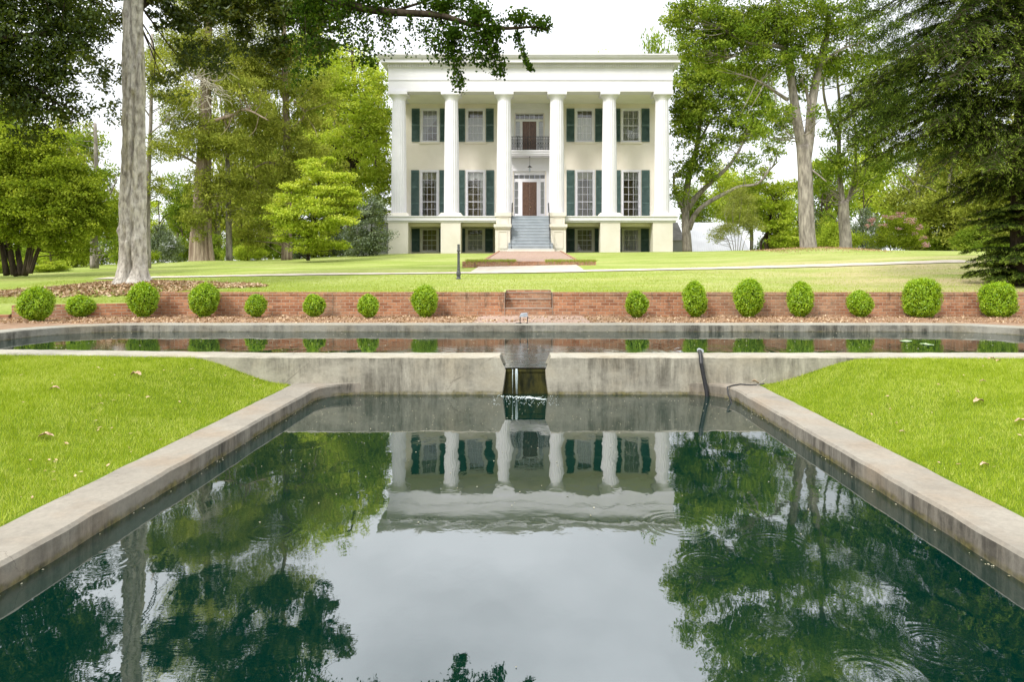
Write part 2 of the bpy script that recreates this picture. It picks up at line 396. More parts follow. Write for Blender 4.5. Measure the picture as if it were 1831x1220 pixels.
for (px, py, r0, k, a) in ((1265, 1008, .26, 150, .016), (1388, 976, .34, 120, .014), (1388, 1116, .15, 170, .018), (1563, 1212, .30, 120, .011), (1678, 1157, .30, 120, .016),
                           (490, 950, .28, 120, .014), (190, 1003, .32, 110, .016), (1215, 940, .4, 110, .010), (940, 716, 1.4, 55, .03)):
    Y = F * EYE / (py - VY); rings.append((X_(px, Y), Y, r0, k, a))
M['water'] = m_water('water', rings)
M['water_up'] = m_water('water_up', [(-.05, 10.1, 2.6, 34, .10), (3.2, 11.2, 1.6, 40, .05), (5.8, 10.4, 1.5, 36, .05)], spill=(-.05, 9.5, .36), amp=3.0, strength=.2)

WL, WR = -2.77, 2.68            # inner faces of the lower pool
OL, OR = -3.19, 3.10            # outer edges of its kerbs
KZ = .155; TOPZ = .516; UPZ = .36
WF, WB = 9.26, 9.72             # faces of the wall between the pools
def bend(x): return .10 * max(0.0, -3.6 - x)

# lower water
wv = MB(); wv.quad((-2.95, .6, 0), (2.9, .6, 0), (2.9, 9.45, 0), (-2.95, 9.45, 0))
tag(wv.build('water', M['water']), kind='structure')
# upper water (one sheet running into the notch)
wv = MB()
wv.add([(-10.1, 9.72, UPZ), (-.36, 9.72, UPZ), (.27, 9.72, UPZ), (10.4, 9.62, UPZ), (10.4, 14.9, UPZ), (-10.1, 14.9, UPZ), (-.33, 9.32, UPZ - .004), (.245, 9.32, UPZ - .004)],
       [(0, 1, 2, 3, 4, 5), (1, 6, 7, 2)])
tag(wv.build('upper_pool_water', M['water_up']), kind='structure')

def sweep(name, outer, inner, zb, zt, mat, parent=None, bev=.02, jit=.0042, zfun=None):
    """a kerb: cross-section between an outer and an inner line, worn edges"""
    n = len(outer); V = []
    rs = np.random.RandomState(len(outer)); ph = rs.rand(6) * 6
    for i in range(n):
        o = np.array(outer[i]); q = np.array(inner[i]); d = (q - o); L = np.linalg.norm(d); d /= L
        s = i * .21
        j = [jit * (.35 * math.sin(s * 1.7 + ph[k]) + .4 * math.sin(s * 4.1 + ph[k] * 2) + rs.uniform(-.8, .8)) for k in range(4)]
        z = zt + j[0] * .5
        for (u, zz) in ((0 + j[1], zb), (0 + j[1], z - bev), (bev + j[1], z), (L * .5, z + .002), (L - bev + j[2], z), (L + j[2], z - bev - abs(j[3])), (L + j[2] * .5, zb)):
            p = o + d * u; V.append((p[0], p[1], zz))
    k = 7
    Fc = [(i * k + a, i * k + (a + 1) % k, (i + 1) * k + (a + 1) % k, (i + 1) * k + a) for i in range(n - 1) for a in range(k)]
    Fc += [tuple(range(k))[::-1], tuple((n - 1) * k + a for a in range(k))]
    mb = MB(); mb.add(V, Fc); return mb.build(name, mat, parent)

def kerb_lines(xo, xi, sgn):
    ys = list(np.arange(.6, 8.76, .12)); outer = [(xo, y) for y in ys]; inner = [(xi, y) for y in ys]
    r = .5
    for a in np.linspace(0, 90, 10)[1:]:
        inner.append((xi + sgn * (r - r * math.cos(R(a))), WF - r + r * math.sin(R(a)) - .004))
        outer.append((xo, 8.76 + (WF - .004 - 8.76) * a / 90))
    return outer, inner
o_, i_ = kerb_lines(OL, WL, 1)
tag(sweep('pool_kerb', o_, i_, -.6, KZ, M['concrete_low']), 'low weathered concrete kerb along the left side of the lower pool', 'kerb', 'concrete kerbs of the lower pool')
o_, i_ = kerb_lines(OR, WR, -1)
tag(sweep('pool_kerb', o_, i_, -.6, KZ, M['concrete_low']), 'low concrete kerb along the right side of the lower pool, a thin cable over its far end', 'kerb', 'concrete kerbs of the lower pool')
tag(sweep('pool_kerb', [(x, .15) for x in np.linspace(OL, OR, 30)], [(x, .6) for x in np.linspace(OL, OR, 30)], -.6, KZ, M['concrete_low']),
    'concrete kerb closing the near end of the lower pool below the camera', 'kerb', 'concrete kerbs of the lower pool')

# wall between the pools, with the spillway notch
dam = empty('pool_wall', (0, WF, 0), 'stained concrete wall between upper and lower pool with a spillway notch in the middle', 'wall')
def dam_section(xs, last, name, flip=False):
    V = []; st = list(xs); rs = np.random.RandomState(3)
    prof = [(WF, -.6), (WF, 0), (WF, .335), (WF, TOPZ - .02), (WF + .02, TOPZ), (WB - .02, TOPZ), (WB, TOPZ - .02), (WB, .335), (WB, -.6)]
    for i, x in enumerate(st):
        end = (i == len(st) - 1)
        for (y, z) in prof:
            xx = x
            if end: xx = np.interp(z, [-.6, 0, .335, TOPZ], last)
            V.append((xx, y + bend(x) + rs.uniform(-.004, .004), z + (rs.uniform(-.004, .004) if z > .4 else 0)))
    k = len(prof)
    Fc = [(i * k + a, i * k + (a + 1) % k, (i + 1) * k + (a + 1) % k, (i + 1) * k + a) for i in range(len(st) - 1) for a in range(k)]
    Fc += [tuple(range(k)), tuple((len(st) - 1) * k + a for a in range(k))]
    mb = MB(); mb.add(V, Fc); return mb.build(name, M['concrete_wall'], dam)
dam_section(np.append(np.arange(-12, -.5, .15), -.4), [-.36, -.36, -.31, -.395], 'wall_section')
dam_section(np.append(np.arange(12, .45, -.15), .30), [.27, .27, .228, .304], 'wall_section')
mb = MB(); mb.box(-.42, .35, WF + .06, WB - .02, -.6, .300)
mb.box(-.33, .25, WF + .045, WB - .01, .300, .335)
mb.build('spillway', M['moss_dark'], dam)
# trickle of water and foam
def m_fall():
    m, t, out = newmat('falling_water')
    g = N(t, 'ShaderNodeBsdfGlass'); g.inputs['Roughness'].default_value = .15; g.inputs[0].default_value = (.85, .95, .95, 1)
    d = N(t, 'ShaderNodeBsdfDiffuse'); d.inputs[0].default_value = (.7, .8, .8, 1)
    mm = N(t, 'ShaderNodeMixShader'); mm.inputs[0].default_value = .45
    link(t, g.outputs[0], mm.inputs[1]); link(t, d.outputs[0], mm.inputs[2]); link(t, mm.outputs[0], out.inputs[0]); return m
M['fall'] = m_fall()
mb = MB()
mb.tube([(-.167, WF + .02, .345), (-.168, WF - .02, .30), (-.165, WF - .035, .15), (-.163, WF - .04, .01)], [.012, .014, .010, .007], 6)
mb.tube([(-.215, WF + .02, .34), (-.216, WF - .01, .25), (-.214, WF - .02, .01)], [.006, .006, .003], 5)
mb.tube([(-.155, WF + .02, .345), (-.15, WF - .03, .28), (-.151, WF - .04, .01)], [.006, .007, .004], 5)
tag(mb.build('water_trickle', M['fall'], None, True), 'thin trickle of water falling from the mossy spillway notch', 'waterfall', kind='stuff')
rs = np.random.RandomState(5); mb = MB()
def disc(mb, x, y, z, r, n=7, squash=1.0, h=.004):
    ph = rs.rand() * 6
    V = [(x + r * (1 + rs.uniform(-.3, .3)) * math.cos(ph + 6.283 * k / n), y + r * squash * (1 + rs.uniform(-.3, .3)) * math.sin(ph + 6.283 * k / n), z + h * rs.rand()) for k in range(n)]
    mb.add(V + [(x, y, z + h * 1.5)], [(k, (k + 1) % n, n) for k in range(n)])
for _ in range(80):
    t_ = rs.beta(1.6, 1.6); x = -.42 + .66 * t_; y = WF - .06 - .16 * math.sin(t_ * 3.1) + rs.normal(0, .04) - max(0, t_ - .5) * .3
    disc(mb, x, y, .002, rs.uniform(.003, .016), h=.004)
for _ in range(110): disc(mb, rs.uniform(-.5, .4), WF - rs.uniform(.12, .75), .002, rs.uniform(.002, .007), h=.003)
for _ in range(26):
    u = rs.rand(); disc(mb, -.02 + .26 * u + rs.normal(0, .02), WF - .22 - .16 * u + rs.normal(0, .02), .002, rs.uniform(.012, .035), 9, .6, .004)
tag(mb.build('foam', M['foam']), 'white foam floating where the trickle lands', 'foam', kind='stuff')
M['speck'] = m_noise('speck', (.20, .18, .10), (.46, .43, .33), 30, .8, .1, .1)
mb = MB()
for _ in range(420):
    Y = 9.2 - abs(rs.normal(0, 2.2)); x = rs.uniform(-2.7, 2.6)
    if Y > 2.5: disc(mb, x, Y, .002, rs.uniform(.002, .0065), 5)
for _ in range(70):
    Y = rs.uniform(2.8, 9); sd_ = rs.choice((WL + .02 + abs(rs.normal(0, .02)), WR - .02 - abs(rs.normal(0, .02)))); disc(mb, sd_, Y, .002, rs.uniform(.003, .009), 5)
for _ in range(240): disc(mb, rs.uniform(-9.5, 9.8), rs.uniform(9.9, 14.6), UPZ + .003, rs.uniform(.006, .016), 5)
tag(mb.build('floating_specks', M['speck']), 'tiny pale petals and leaf bits floating on both pools', 'floating debris', kind='stuff')
M['algae'] = m_noise('algae', (.30, .42, .22), (.45, .55, .33), 12, .6, .3, .3)
for (px, py, rr, lb) in ((1657, 616.5, .085, 'pale green algae patch on the upper pool, the nearer and rounder of two'), (1620, 610.5, .10, 'pale green algae streak on the upper pool, the farther and thinner of two')):
    Y = F * (EYE - UPZ) / (py - VY); mb = MB(); disc(mb, X_(px, Y), Y, UPZ + .004, rr, 12, 1.5 if rr < .09 else 1.0, .012)
    tag(mb.build('algae_patch', M['algae']), lb, 'algae', 'algae patches on the upper pool')

# rear wall of the upper pool: a rounded U
inner = []; outer = []
def uline(off):
    pts = [(-9.9 - off, y) for y in np.arange(9.75, 13.1, .25)]
    r = 1.5 + off
    for a in np.linspace(180, 90, 14): pts.append((-8.4 + r * math.cos(R(a)), 13.16 + r * math.sin(R(a))))
    pts += [(x, 14.66 + off) for x in np.arange(-8.2, 8.6, .2)]
    for a in np.linspace(90, 0, 14): pts.append((8.7 + r * math.cos(R(a)), 13.16 + r * math.sin(R(a))))
    pts += [(10.2 + off, y) for y in np.arange(13.0, 9.6, -.25)]
    return pts
tag(sweep('pool_wall', uline(.5), uline(0), -.6, TOPZ, M['concrete_up'], bev=.015, jit=.004), 'concrete rim round the far side of the upper pool, pale top and black streaked face', 'wall')

# ------------------------------------------------------------------ ground
TX = np.array([-150, -60, -40, -20, -14, -12.5, -10, -9.2, 0, 10, 16, 25, 40, 150.])
TY = np.array([17.7, 21, 25, 38, 44, 51, 60, 100, 260.])
TZ = np.array([
 [.3, .4, .6, .75, .80, .80, .84, 1.09, 1.10, 1.10, 1.10, 1.10, 1.05, .9],
 [.5, .6, .8, .98, 1.06, 1.10, 1.16, 1.20, 1.29, 1.33, 1.36, 1.36, 1.3, 1.2],
 [.8, .9, 1.1, 1.29, 1.40, 1.43, 1.46, 1.48, 1.57, 1.78, 2.00, 2.1, 2.1, 2.0],
 [1.2, 1.3, 1.6, 1.95, 2.02, 2.04, 2.08, 2.10, 2.24, 2.5, 2.86, 2.62, 2.5, 2.4],
 [1.3, 1.4, 1.7, 2.12, 2.35, 2.40, 2.50, 2.55, 2.62, 2.8, 3.00, 2.95, 2.7, 2.5],
 [1.4, 1.5, 1.8, 2.45, 2.72, 2.80, 2.92, 2.93, 2.96, 3.03, 3.06, 3.06, 2.8, 2.6],
 [1.4, 1.5, 1.8, 2.45, 2.72, 2.80, 2.92, 2.93, 2.96, 3.03, 3.06, 3.06, 2.8, 2.6],
 [1.2, 1.3, 1.5, 2.2, 2.5, 2.6, 2.7, 2.7, 2.8, 2.9, 2.9, 2.9, 2.6, 2.4],
 [1.0] * 14])
def tz(x, y):
    x = np.asarray(x, float); y = np.asarray(y, float)
    def bil(x, y):
        xi = np.clip(np.searchsorted(TX, x) - 1, 0, len(TX) - 2); yi = np.clip(np.searchsorted(TY, y) - 1, 0, len(TY) - 2)
        fx = np.clip((x - TX[xi]) / (TX[xi + 1] - TX[xi]), 0, 1); fy = np.clip((y - TY[yi]) / (TY[yi + 1] - TY[yi]), 0, 1)
        return (TZ[yi, xi] * (1 - fx) + TZ[yi, xi + 1] * fx) * (1 - fy) + (TZ[yi + 1, xi] * (1 - fx) + TZ[yi + 1, xi + 1] * fx) * fy
    k = np.clip((y - 17.7) / 6, 0, 1) * 1.6
    z = 0
    for dx in (-1, 0, 1):
        for dy in (-1, 0, 1): z = z + bil(x + dx * k, y + dy * k)
    z = z / 9
    z = z + .26 * np.exp(-((x + 12.0) ** 2 / 6 + (y - 20.3) ** 2 / 2.0))            # root mound of the pale tree
    z = z + .14 * np.exp(-((x - 15.6) ** 2 / 9 + (y - 38) ** 2 / 6))
    z = z + .20 * np.exp(-((x + 20.1) ** 2 / 5 + (y - 42) ** 2 / 5))
    return z + .02 * np.sin(x * .7 + 1) * np.sin(y * .5) * np.clip((y - 19) / 5, 0, 1)
def grid_mesh(name, xs, ys, zf, mat, drop=None):
    Xg, Yg = np.meshgrid(xs, ys); V = np.stack([Xg, Yg, zf(Xg, Yg)], -1).reshape(-1, 3)
    nx, ny = len(xs), len(ys); i = np.arange(nx - 1); j = np.arange(ny - 1); I, J = np.meshgrid(i, j)
    a = (J * nx + I).ravel(); q = np.stack([a, a + 1, a + nx + 1, a + nx], -1)
    if drop is not None:
        cx = ((xs[:-1] + xs[1:]) / 2)[I.ravel()]; cy_ = ((ys[:-1] + ys[1:]) / 2)[J.ravel()]
        q = q[~drop(cx, cy_)]
    o = np_mesh(name, V, q, mat, None, smooth=True); tag(o, kind='structure'); return o
def steps(*seg):
    out = []
    for a, b, d in seg: out += list(np.arange(a, b, d))
    return np.array(out + [seg[-1][1]])
grid_mesh('ground', np.array(sorted(set(list(steps((-150, -40, 10), (-40, 40, .5), (40, 150, 10))) + [-.6, .6]) - {-.5, .5})), steps((17.72, 30, .4), (30, 62, .7), (62, 110, 5), (110, 900, 80)),
          lambda x, y: np.where(y < 270, tz(x, np.minimum(y, 260)), 1.0), M['lawn'], lambda x, y: (np.abs(x) < .6) & (y < 18.5))
def wall_line(x): return np.where(x > -12.5, 17.62 + (-9.61 - x) * (-1.12 / 2.89), 16.5 + (-12.5 - x) * (-.85 / 3.95))
grid_mesh('ground', steps((-60, -16.6, 2), (-16.6, -9.6, .2)), steps((13.5, 17.74, .16)), lambda x, y: np.where(x < -12.55, .56, .76) + np.clip((y - wall_line(x)) / np.maximum(.15, 17.72 - wall_line(x)), 0, 1) * (tz(x, 17.74) - np.where(x < -12.55, .56, .76)), M['lawn'],
          lambda x, y: y < wall_line(x) + .08)
def in_pool(x, y):
    a = np.clip(x, -8.4, 8.7); r = np.hypot(x - a, np.maximum(y - 13.16, 0))
    return (x > -10.15) & (x < 10.45) & (y < 14.9) & (r < 1.75)
def bedz(x, y):
    z = .495 + .012 * np.sin(x * 2.3) * np.sin(y * 3.1)
    lf = np.clip((-12.6 - x) / 1.5, 0, 1) * np.clip((y - 14) / 3, 0, 1)
    return z + lf * .28
grid_mesh('planting_bed', steps((-60, -14, 2), (-14, 14, .2), (14, 60, 2)), steps((9.9, 17.78, .197)), bedz, M['soil'], in_pool)
def lawnz(x, y):
    ax = np.where(x < 0, -x - 3.19, x - 3.10)
    s = np.clip(ax / 1.5, 0, 1); s = s * s * (3 - 2 * s)
    s2 = np.clip((y - 1) / 7.5, 0, 1); s2 = s2 * s2 * (3 - 2 * s2)
    far = np.clip((y - 8.0) / 1.3, 0, 1)
    return KZ - .022 + .34 * s * (.45 + .55 * s2) + .008 * np.sin(x * 3.3) * np.sin(y * 2.7) * s + .012 * far * s
yy = steps((-40, 0, 4), (0, 9.26, .17))
for sx in (-1, 1):
    xs = steps((3.10 if sx > 0 else 3.19, 9, .12), (9, 90, 6)) * sx
    xs = np.sort(xs)
    def bz(x, y): return lawnz(x, y)
    Xg, Yg = np.meshgrid(xs, yy); Yb = Yg + np.clip((Yg - 7) / 2.26, 0, 1) * .10 * np.maximum(0, -3.6 - Xg) * (Xg > -16) 
    V = np.stack([Xg, Yb, lawnz(Xg, Yg)], -1).reshape(-1, 3)
    nx, ny = len(xs), len(yy); I, J = np.meshgrid(np.arange(nx - 1), np.arange(ny - 1)); a = (J * nx + I).ravel()
    tag(np_mesh('near_lawn', V, np.stack([a, a + 1, a + nx + 1, a + nx], -1), M['turf'], None, smooth=True), kind='structure')
mb = MB(); mb.quad((OL, -40, KZ - .02), (OR, -40, KZ - .02), (OR, .16, KZ - .02), (OL, .16, KZ - .02))
tag(mb.build('near_lawn', M['turf']), kind='structure')

def blades(name, pts, h, wd, mat, lean=.5, seed=1, label=None):
    rs = np.random.RandomState(seed); n = len(pts)
    a = rs.rand(n) * 2 * np.pi; hh = h * (.5 + rs.rand(n)); ww = wd * (.7 + .6 * rs.rand(n))
    la = rs.rand(n) * 2 * np.pi; l = lean * hh * rs.rand(n)
    b = pts; sx = np.stack([np.cos(a), np.sin(a), np.zeros(n)], -1) * (ww / 2)[:, None]
    tip = b + np.stack([np.cos(la) * l, np.sin(la) * l, hh], -1)
    V = np.stack([b - sx, b + sx, tip], 1).reshape(-1, 3)
    cl = .5 + .5 * np.sin(b[:, 0] * 1.9 + np.sin(b[:, 1] * 1.3) * 2) * np.sin(b[:, 1] * 1.6 + b[:, 0] * .7)
    gx = rs.rand(64, 64); gx2 = rs.rand(128, 128)
    c1 = gx[(b[:, 0] * 3.1 + .6 * np.sin(b[:, 1] * 5)).astype(int) % 64, (b[:, 1] * 2.3 + .6 * np.sin(b[:, 0] * 4)).astype(int) % 64]
    c2 = gx2[(b[:, 0] * 13 + 1.2 * np.sin(b[:, 1] * 19)).astype(int) % 128, (b[:, 1] * 10 + 1.2 * np.sin(b[:, 0] * 17)).astype(int) % 128]
    tone = np.clip(.12 * cl + .14 * c1 + .22 * c2 + .50 * rs.rand(n) + .0 + .35 * (rs.rand(n) < .05), 0, 1)
    o = np_mesh(name, V, np.arange(3 * n).reshape(-1, 3), mat, None, tone=tone)
    return tag(o, label, 'grass', kind='stuff')
rs = np.random.RandomState(11)
for sx in (-1, 1):
    n = 230000
    y = 3.2 + 6.05 * rs.rand(n); x = 3.10 + rs.rand(n) * 5.4; keep = x < .80 * y + .45; x, y = x[keep], y[keep]
    if sx < 0: x = -x - .09
    x = x + sx * .03 * np.abs(np.sin(y * 3.0) + np.sin(y * 7.7))    # ragged edge along the kerb
    z = lawnz(x, y); yb = y + np.clip((y - 7) / 2.26, 0, 1) * .10 * np.maximum(0, -3.6 - x)
    blades('grass', np.stack([x, yb, z - .004], -1), .034, .0052, M['grass_blade'], .8, 3 + sx, 'short bright lawn grass %s of the lower pool' % ('left' if sx < 0 else 'right'))
n = 120000; x = rs.uniform(-17, 17, n); y = 17.8 + 9.0 * rs.rand(n) ** 1.5; keep = (np.abs(x) < .8 * y) & ~((y > 24.6) & (y < 26.4)) & ~((np.abs(x) < .66) & (y < 18.75)); x, y = x[keep], y[keep]
litter_zone = lambda x, y: ((x + 11.9) / 4.0) ** 2 + ((y - 20.1) / 1.5) ** 2 < 1
keep = ~litter_zone(x, y) & (rs.rand(len(x)) > .72 * np.clip((x - 3) / 7, 0, 1)); x, y = x[keep], y[keep]
blades('grass', np.stack([x, y, tz(x, y) - .004], -1), .035, .014, M['lawn_blade'], .8, 9, 'mown lawn grass above the brick wall')

# path, apron, brick terrace
def strip(name, pts, wd, mat, lift=.025):
    c = []; mb = MB(); n = 0; V = []
    for i in range(len(pts) - 1):
        for t_ in np.linspace(0, 1, 24, endpoint=False):
            c.append(np.array(pts[i]) * (1 - t_) + np.array(pts[i + 1]) * t_)
    c.append(np.array(pts[-1], float))
    for i, p in enumerate(c):
        for k in range(5):
            yv = p[1] + wd * (k / 4 - .5) + (.05 * math.sin(i * 1.3 + k) if k in (0, 4) else 0)
            V.append((p[0], yv, float(tz(p[0], yv)) + lift))
    Fc = [(i * 5 + k, i * 5 + k + 1, (i + 1) * 5 + k + 1, (i + 1) * 5 + k) for i in range(len(c) - 1) for k in range(4)]
    mb.add(V, Fc); return tag(mb.build(name, mat, None, True), kind='structure')
strip('path', [(-15.8, 25.2), (-10, 25.4), (-2.2, 25.6)], 1.0, M['path'])
strip('path', [(2.1, 25.6), (8, 25.6), (16.5, 25.6)], 1.05, M['path'])
ap = MB()
for (x0, x1, y0, y1) in ((-2.2, 2.1, 24.9, 30.2),):
    xs = np.linspace(x0, x1, 12); ys = np.linspace(y0, y1, 14)
    V = [(x, y, float(tz(x, y)) + .03) for y in ys for x in xs]
    ap.add(V, [(j * 12 + i, j * 12 + i + 1, (j + 1) * 12 + i + 1, (j + 1) * 12 + i) for j in range(13) for i in range(11)])
tag(ap.build('path', M['path'], None, True), kind='structure')
TER0, TER1 = 30.2, 48.2
def terz(y): return float(tz(.1, 30.2)) + .17 + (y - TER0) / (TER1 - TER0) * (2.98 - float(tz(.1, 30.2)) - .17)
ter = MB()
V = []
for y in np.linspace(TER0 + .02, TER1, 30): V += [(-2.0, y, terz(y) + .02), (2.2, y, terz(y) + .02)]
ter.add(V, [(2 * i, 2 * i + 1, 2 * i + 3, 2 * i + 2) for i in range(29)])
tag(ter.build('walk', M['brick_pave']), kind='structure')
es = MB(); es.box(-2.9, 2.95, TER0 - .32, TER0 + .02, 1.3, terz(TER0) + .03)
for x in (-2.12, 2.2):
    V = []
    for y in np.linspace(TER0 + .02, TER1, 20):
        z = terz(y)
        V += [(x, y, z - .5), (x, y, z + .05), (x + .12, y, z + .05), (x + .12, y, z - .5)]
    es.add(V, [(4 * i + a, 4 * i + (a + 1) % 4, 4 * i + 4 + (a + 1) % 4, 4 * i + 4 + a) for i in range(19) for a in range(4)] + [(0, 1, 2, 3)])
tag(es.build('brick_step', M['brick']), 'low brick step and edging round the brick walk before the mansion', 'step')
rs = np.random.RandomState(21)
for (xa, xb, lb) in ((-2.75, -.55, 'grass overhanging the left half of the low brick step'), (.75, 2.95, 'grass overhanging the right half of the low brick step')):
    n = 5000; x = rs.uniform(xa, xb, n); y = TER0 - .33 + .4 * rs.rand(n); z = np.where(rs.rand(n) < .5, terz(TER0) + .0, terz(TER0) - .12 * rs.rand(n))
    blades('grass', np.stack([x, y, z], -1), .11, .02, M['lawn_blade'], 1.0, 5, lb)

# ------------------------------------------------------------------ brick retaining wall with steps
bw = empty('brick_wall', (0, 17.6, .5), 'long low red brick retaining wall with three recessed steps in the middle', 'wall')
BX0, SX0, SX1, BX1 = -9.6, -.606, .606, 40.0
def wallbox(x0, x1, z1, name='wall'):
    mb = MB(); mb.box(x0, x1, 17.6, 17.95, .1, z1 - .07); mb.box(x0 - .0, x1 + .0, 17.585, 17.955, z1 - .07, z1)
    return mb
wallbox(BX0, SX0, 1.11).build('wall', M['brick'], bw); wallbox(SX1, BX1, 1.11).build('wall', M['brick'], bw)
for (y0, z0, z1) in ((17.6, .1, .705), (18.0, .5, .93), (18.38, .7, 1.09)):
    mb = MB(); mb.box(SX0 + .002, SX1 - .002, y0, y0 + (.4 if z1 < 1 else .35), z0, z1 - .03); s_ = mb.build('step', M['brick'], bw)
    mb = MB(); mb.box(SX0 + .002, SX1 - .002, y0 - .012, y0 + (.4 if z1 < 1 else .35), z1 - .028, z1); mb.build('tread', M['step_edge'], s_)
mb = MB()
for x in (SX0 - .02, SX1): mb.box(x, x + .02, 17.58, 18.7, .5, 1.108)
mb.build('step_cheek', M['step_edge'], bw)
mb = MB(); mb.box(SX0 + .001, SX1 - .001, 18.49, 18.85, .6, 1.142); mb.build('curb', M['brick'], bw)
lw = MB(); lw.prism([(-9.61, 17.62), (-12.5, 16.5), (-12.6, 16.78), (-9.61, 17.93)], .1, .83)
tag(lw.build('brick_wall', M['brick']), 'lower brick wall stepping down at the far left behind the round bushes', 'wall')
lw = MB(); lw.prism([(-12.55, 16.45), (-16.5, 15.6), (-16.5, 15.9), (-12.6, 16.75)], .1, .60)
tag(lw.build('brick_wall', M['brick']), 'lowest stub of brick wall at the left edge, barely above the bed', 'wall')
mb = MB(); mb.quad((-1.25, 15.17, .512), (1.4, 15.17, .512), (1.4, 17.6, .512), (-1.25, 17.6, .512))
tag(mb.build('brick_path', M['brick_pave']), kind='structure')
# ------------------------------------------------------------------ mansion
HX = .147; CY = 51.5; BW = 54.8; EF = 50.98    # centre line, columns, facade, entablature front
house = empty('mansion', (HX, BW, 2.9), 'cream stucco mansion with six white fluted columns, dark green shutters and a central stair', 'mansion')
def hx(px): return X_(px, BW)
def hz(py): return Z_(py, BW)
FZ0, FZ1 = 5.25, 5.69
# windows: (left, right, top, bottom) of the trim in picture pixels on the facade plane
UP = [(752, 785.4, 193.6, 254), (833, 867.5, 193.6, 254), (1028.4, 1062.6, 193.6, 254), (1110.4, 1145.6, 193.6, 254)]
LO = [(751, 784.5, 303.8, 390), (832.6, 868, 303.8, 390), (1028.6, 1064, 303.8, 390), (1111, 1145.7, 303.8, 390)]
BA = [(751.5, 784.5, 407, 451), (832.6, 866.5, 407, 451), (1028.4, 1062.5, 407, 451), (1112, 1145, 407, 451)]
ops = []
for l, r, t_, b_ in UP + LO + BA: ops.append((hx(l), hx(r), hz(b_), hz(t_)))
BAYL, BAYR = hx(911), hx(984)
UDR = (hx(921), hx(972), 11.08, hz(202)); LDR = (hx(918.5), hx(975), FZ1, hz(306))
ops += [UDR, LDR]
WX0, WX1 = HX - 10.55, HX + 10.55
def facade():
    xs = sorted(set([WX0, WX1] + [o[0] for o in ops] + [o[1] for o in ops])); zs = sorted(set([2.3, 15.05] + [o[2] for o in ops] + [o[3] for o in ops]))
    mb = MB()
    for i in range(len(xs) - 1):
        for j in range(len(zs) - 1):
            cx, cz = (xs[i] + xs[i + 1]) / 2, (zs[j] + zs[j + 1]) / 2
            if any(o[0] < cx < o[1] and o[2] < cz < o[3] for o in ops): continue
            mb.quad((xs[i], BW, zs[j]), (xs[i + 1], BW, zs[j]), (xs[i + 1], BW, zs[j + 1]), (xs[i], BW, zs[j + 1]))
    for (a, b, c, d) in ops:
        for q in (((a, c), (a, d)), ((b, c), (b, d)), ((a, c), (b, c)), ((a, d), (b, d))):
            (x0, z0), (x1, z1) = q
            mb.quad((x0, BW, z0), (x1, BW, z1), (x1, BW + .32, z1), (x0, BW + .32, z0))
    return mb
mb = facade()
mb.quad((WX0, BW, 2.3), (WX0, BW + 14, 2.3), (WX0, BW + 14, 15.05), (WX0, BW, 15.05))
mb.quad((WX1, BW, 2.3), (WX1, BW + 14, 2.3), (WX1, BW + 14, 15.05), (WX1, BW, 15.05))
mb.quad((WX0, BW + 14, 2.3), (WX1, BW + 14, 2.3), (WX1, BW + 14, 15.05), (WX0, BW + 14, 15.05))
mb.build('wall', M['stucco'], house)
mb = MB(); mb.quad((WX0 + .05, BW + 1.3, 2.3), (WX1 - .05, BW + 1.3, 2.3), (WX1 - .05, BW + 1.3, 15.), (WX0 + .05, BW + 1.3, 15.))
for z in (FZ1 - .05, 10.9):
    mb.box(WX0 + .05, WX1 - .05, BW + .33, BW + 1.29, z - .2, z)
mb.build('interior', M['room'], house)

def m_glass():
    m, t, out = newmat('window_glass')
    g = N(t, 'ShaderNodeBsdfGlossy'); g.inputs['Roughness'].default_value = .03
    tr = N(t, 'ShaderNodeBsdfTransparent'); tr.inputs[0].default_value = (.9, .92, .9, 1)
    lw_ = N(t, 'ShaderNodeFresnel'); lw_.inputs[0].default_value = 1.5
    gg = geo(t); bp = N(t, 'ShaderNodeBump'); bp.inputs['Strength'].default_value = .25; bp.inputs['Distance'].default_value = .02
    link(t, noise(t, gg.outputs['Position'], 3.0, 2), bp.inputs['Height']); link(t, bp.outputs[0], g.inputs['Normal'])
    mm = N(t, 'ShaderNodeMixShader'); link(t, maprange(t, lw_.outputs[0], 0, 1, .07, 1), mm.inputs[0])
    link(t, tr.outputs[0], mm.inputs[1]); link(t, g.outputs[0], mm.inputs[2]); link(t, mm.outputs[0], out.inputs[0]); return m
M['glass'] = m_glass()
M['trim_cream'] = m_noise('trim_cream', (.70, .68, .60), (.76, .74, .66), 2, .6, .2, .05)
def pleat(x0, x1, z0, z1, y, n=40, amp=.03, shape=None):
    """a hanging curtain with folds; shape(u, v) -> x shift"""
    V = []; m_ = 14
    for j in range(m_ + 1):
        v = j / m_
        for i in range(n + 1):
            u = i / n; xx = x0 + (x1 - x0) * u
            if shape: xx = x0 + (x1 - x0) * shape(u, v)
            V.append((xx, y + amp * math.sin(u * 42) * (.4 + .6 * (1 - v)), z0 + (z1 - z0) * v))
    return V, [(j * (n + 1) + i, j * (n + 1) + i + 1, (j + 1) * (n + 1) + i + 1, (j + 1) * (n + 1) + i) for j in range(m_) for i in range(n)]
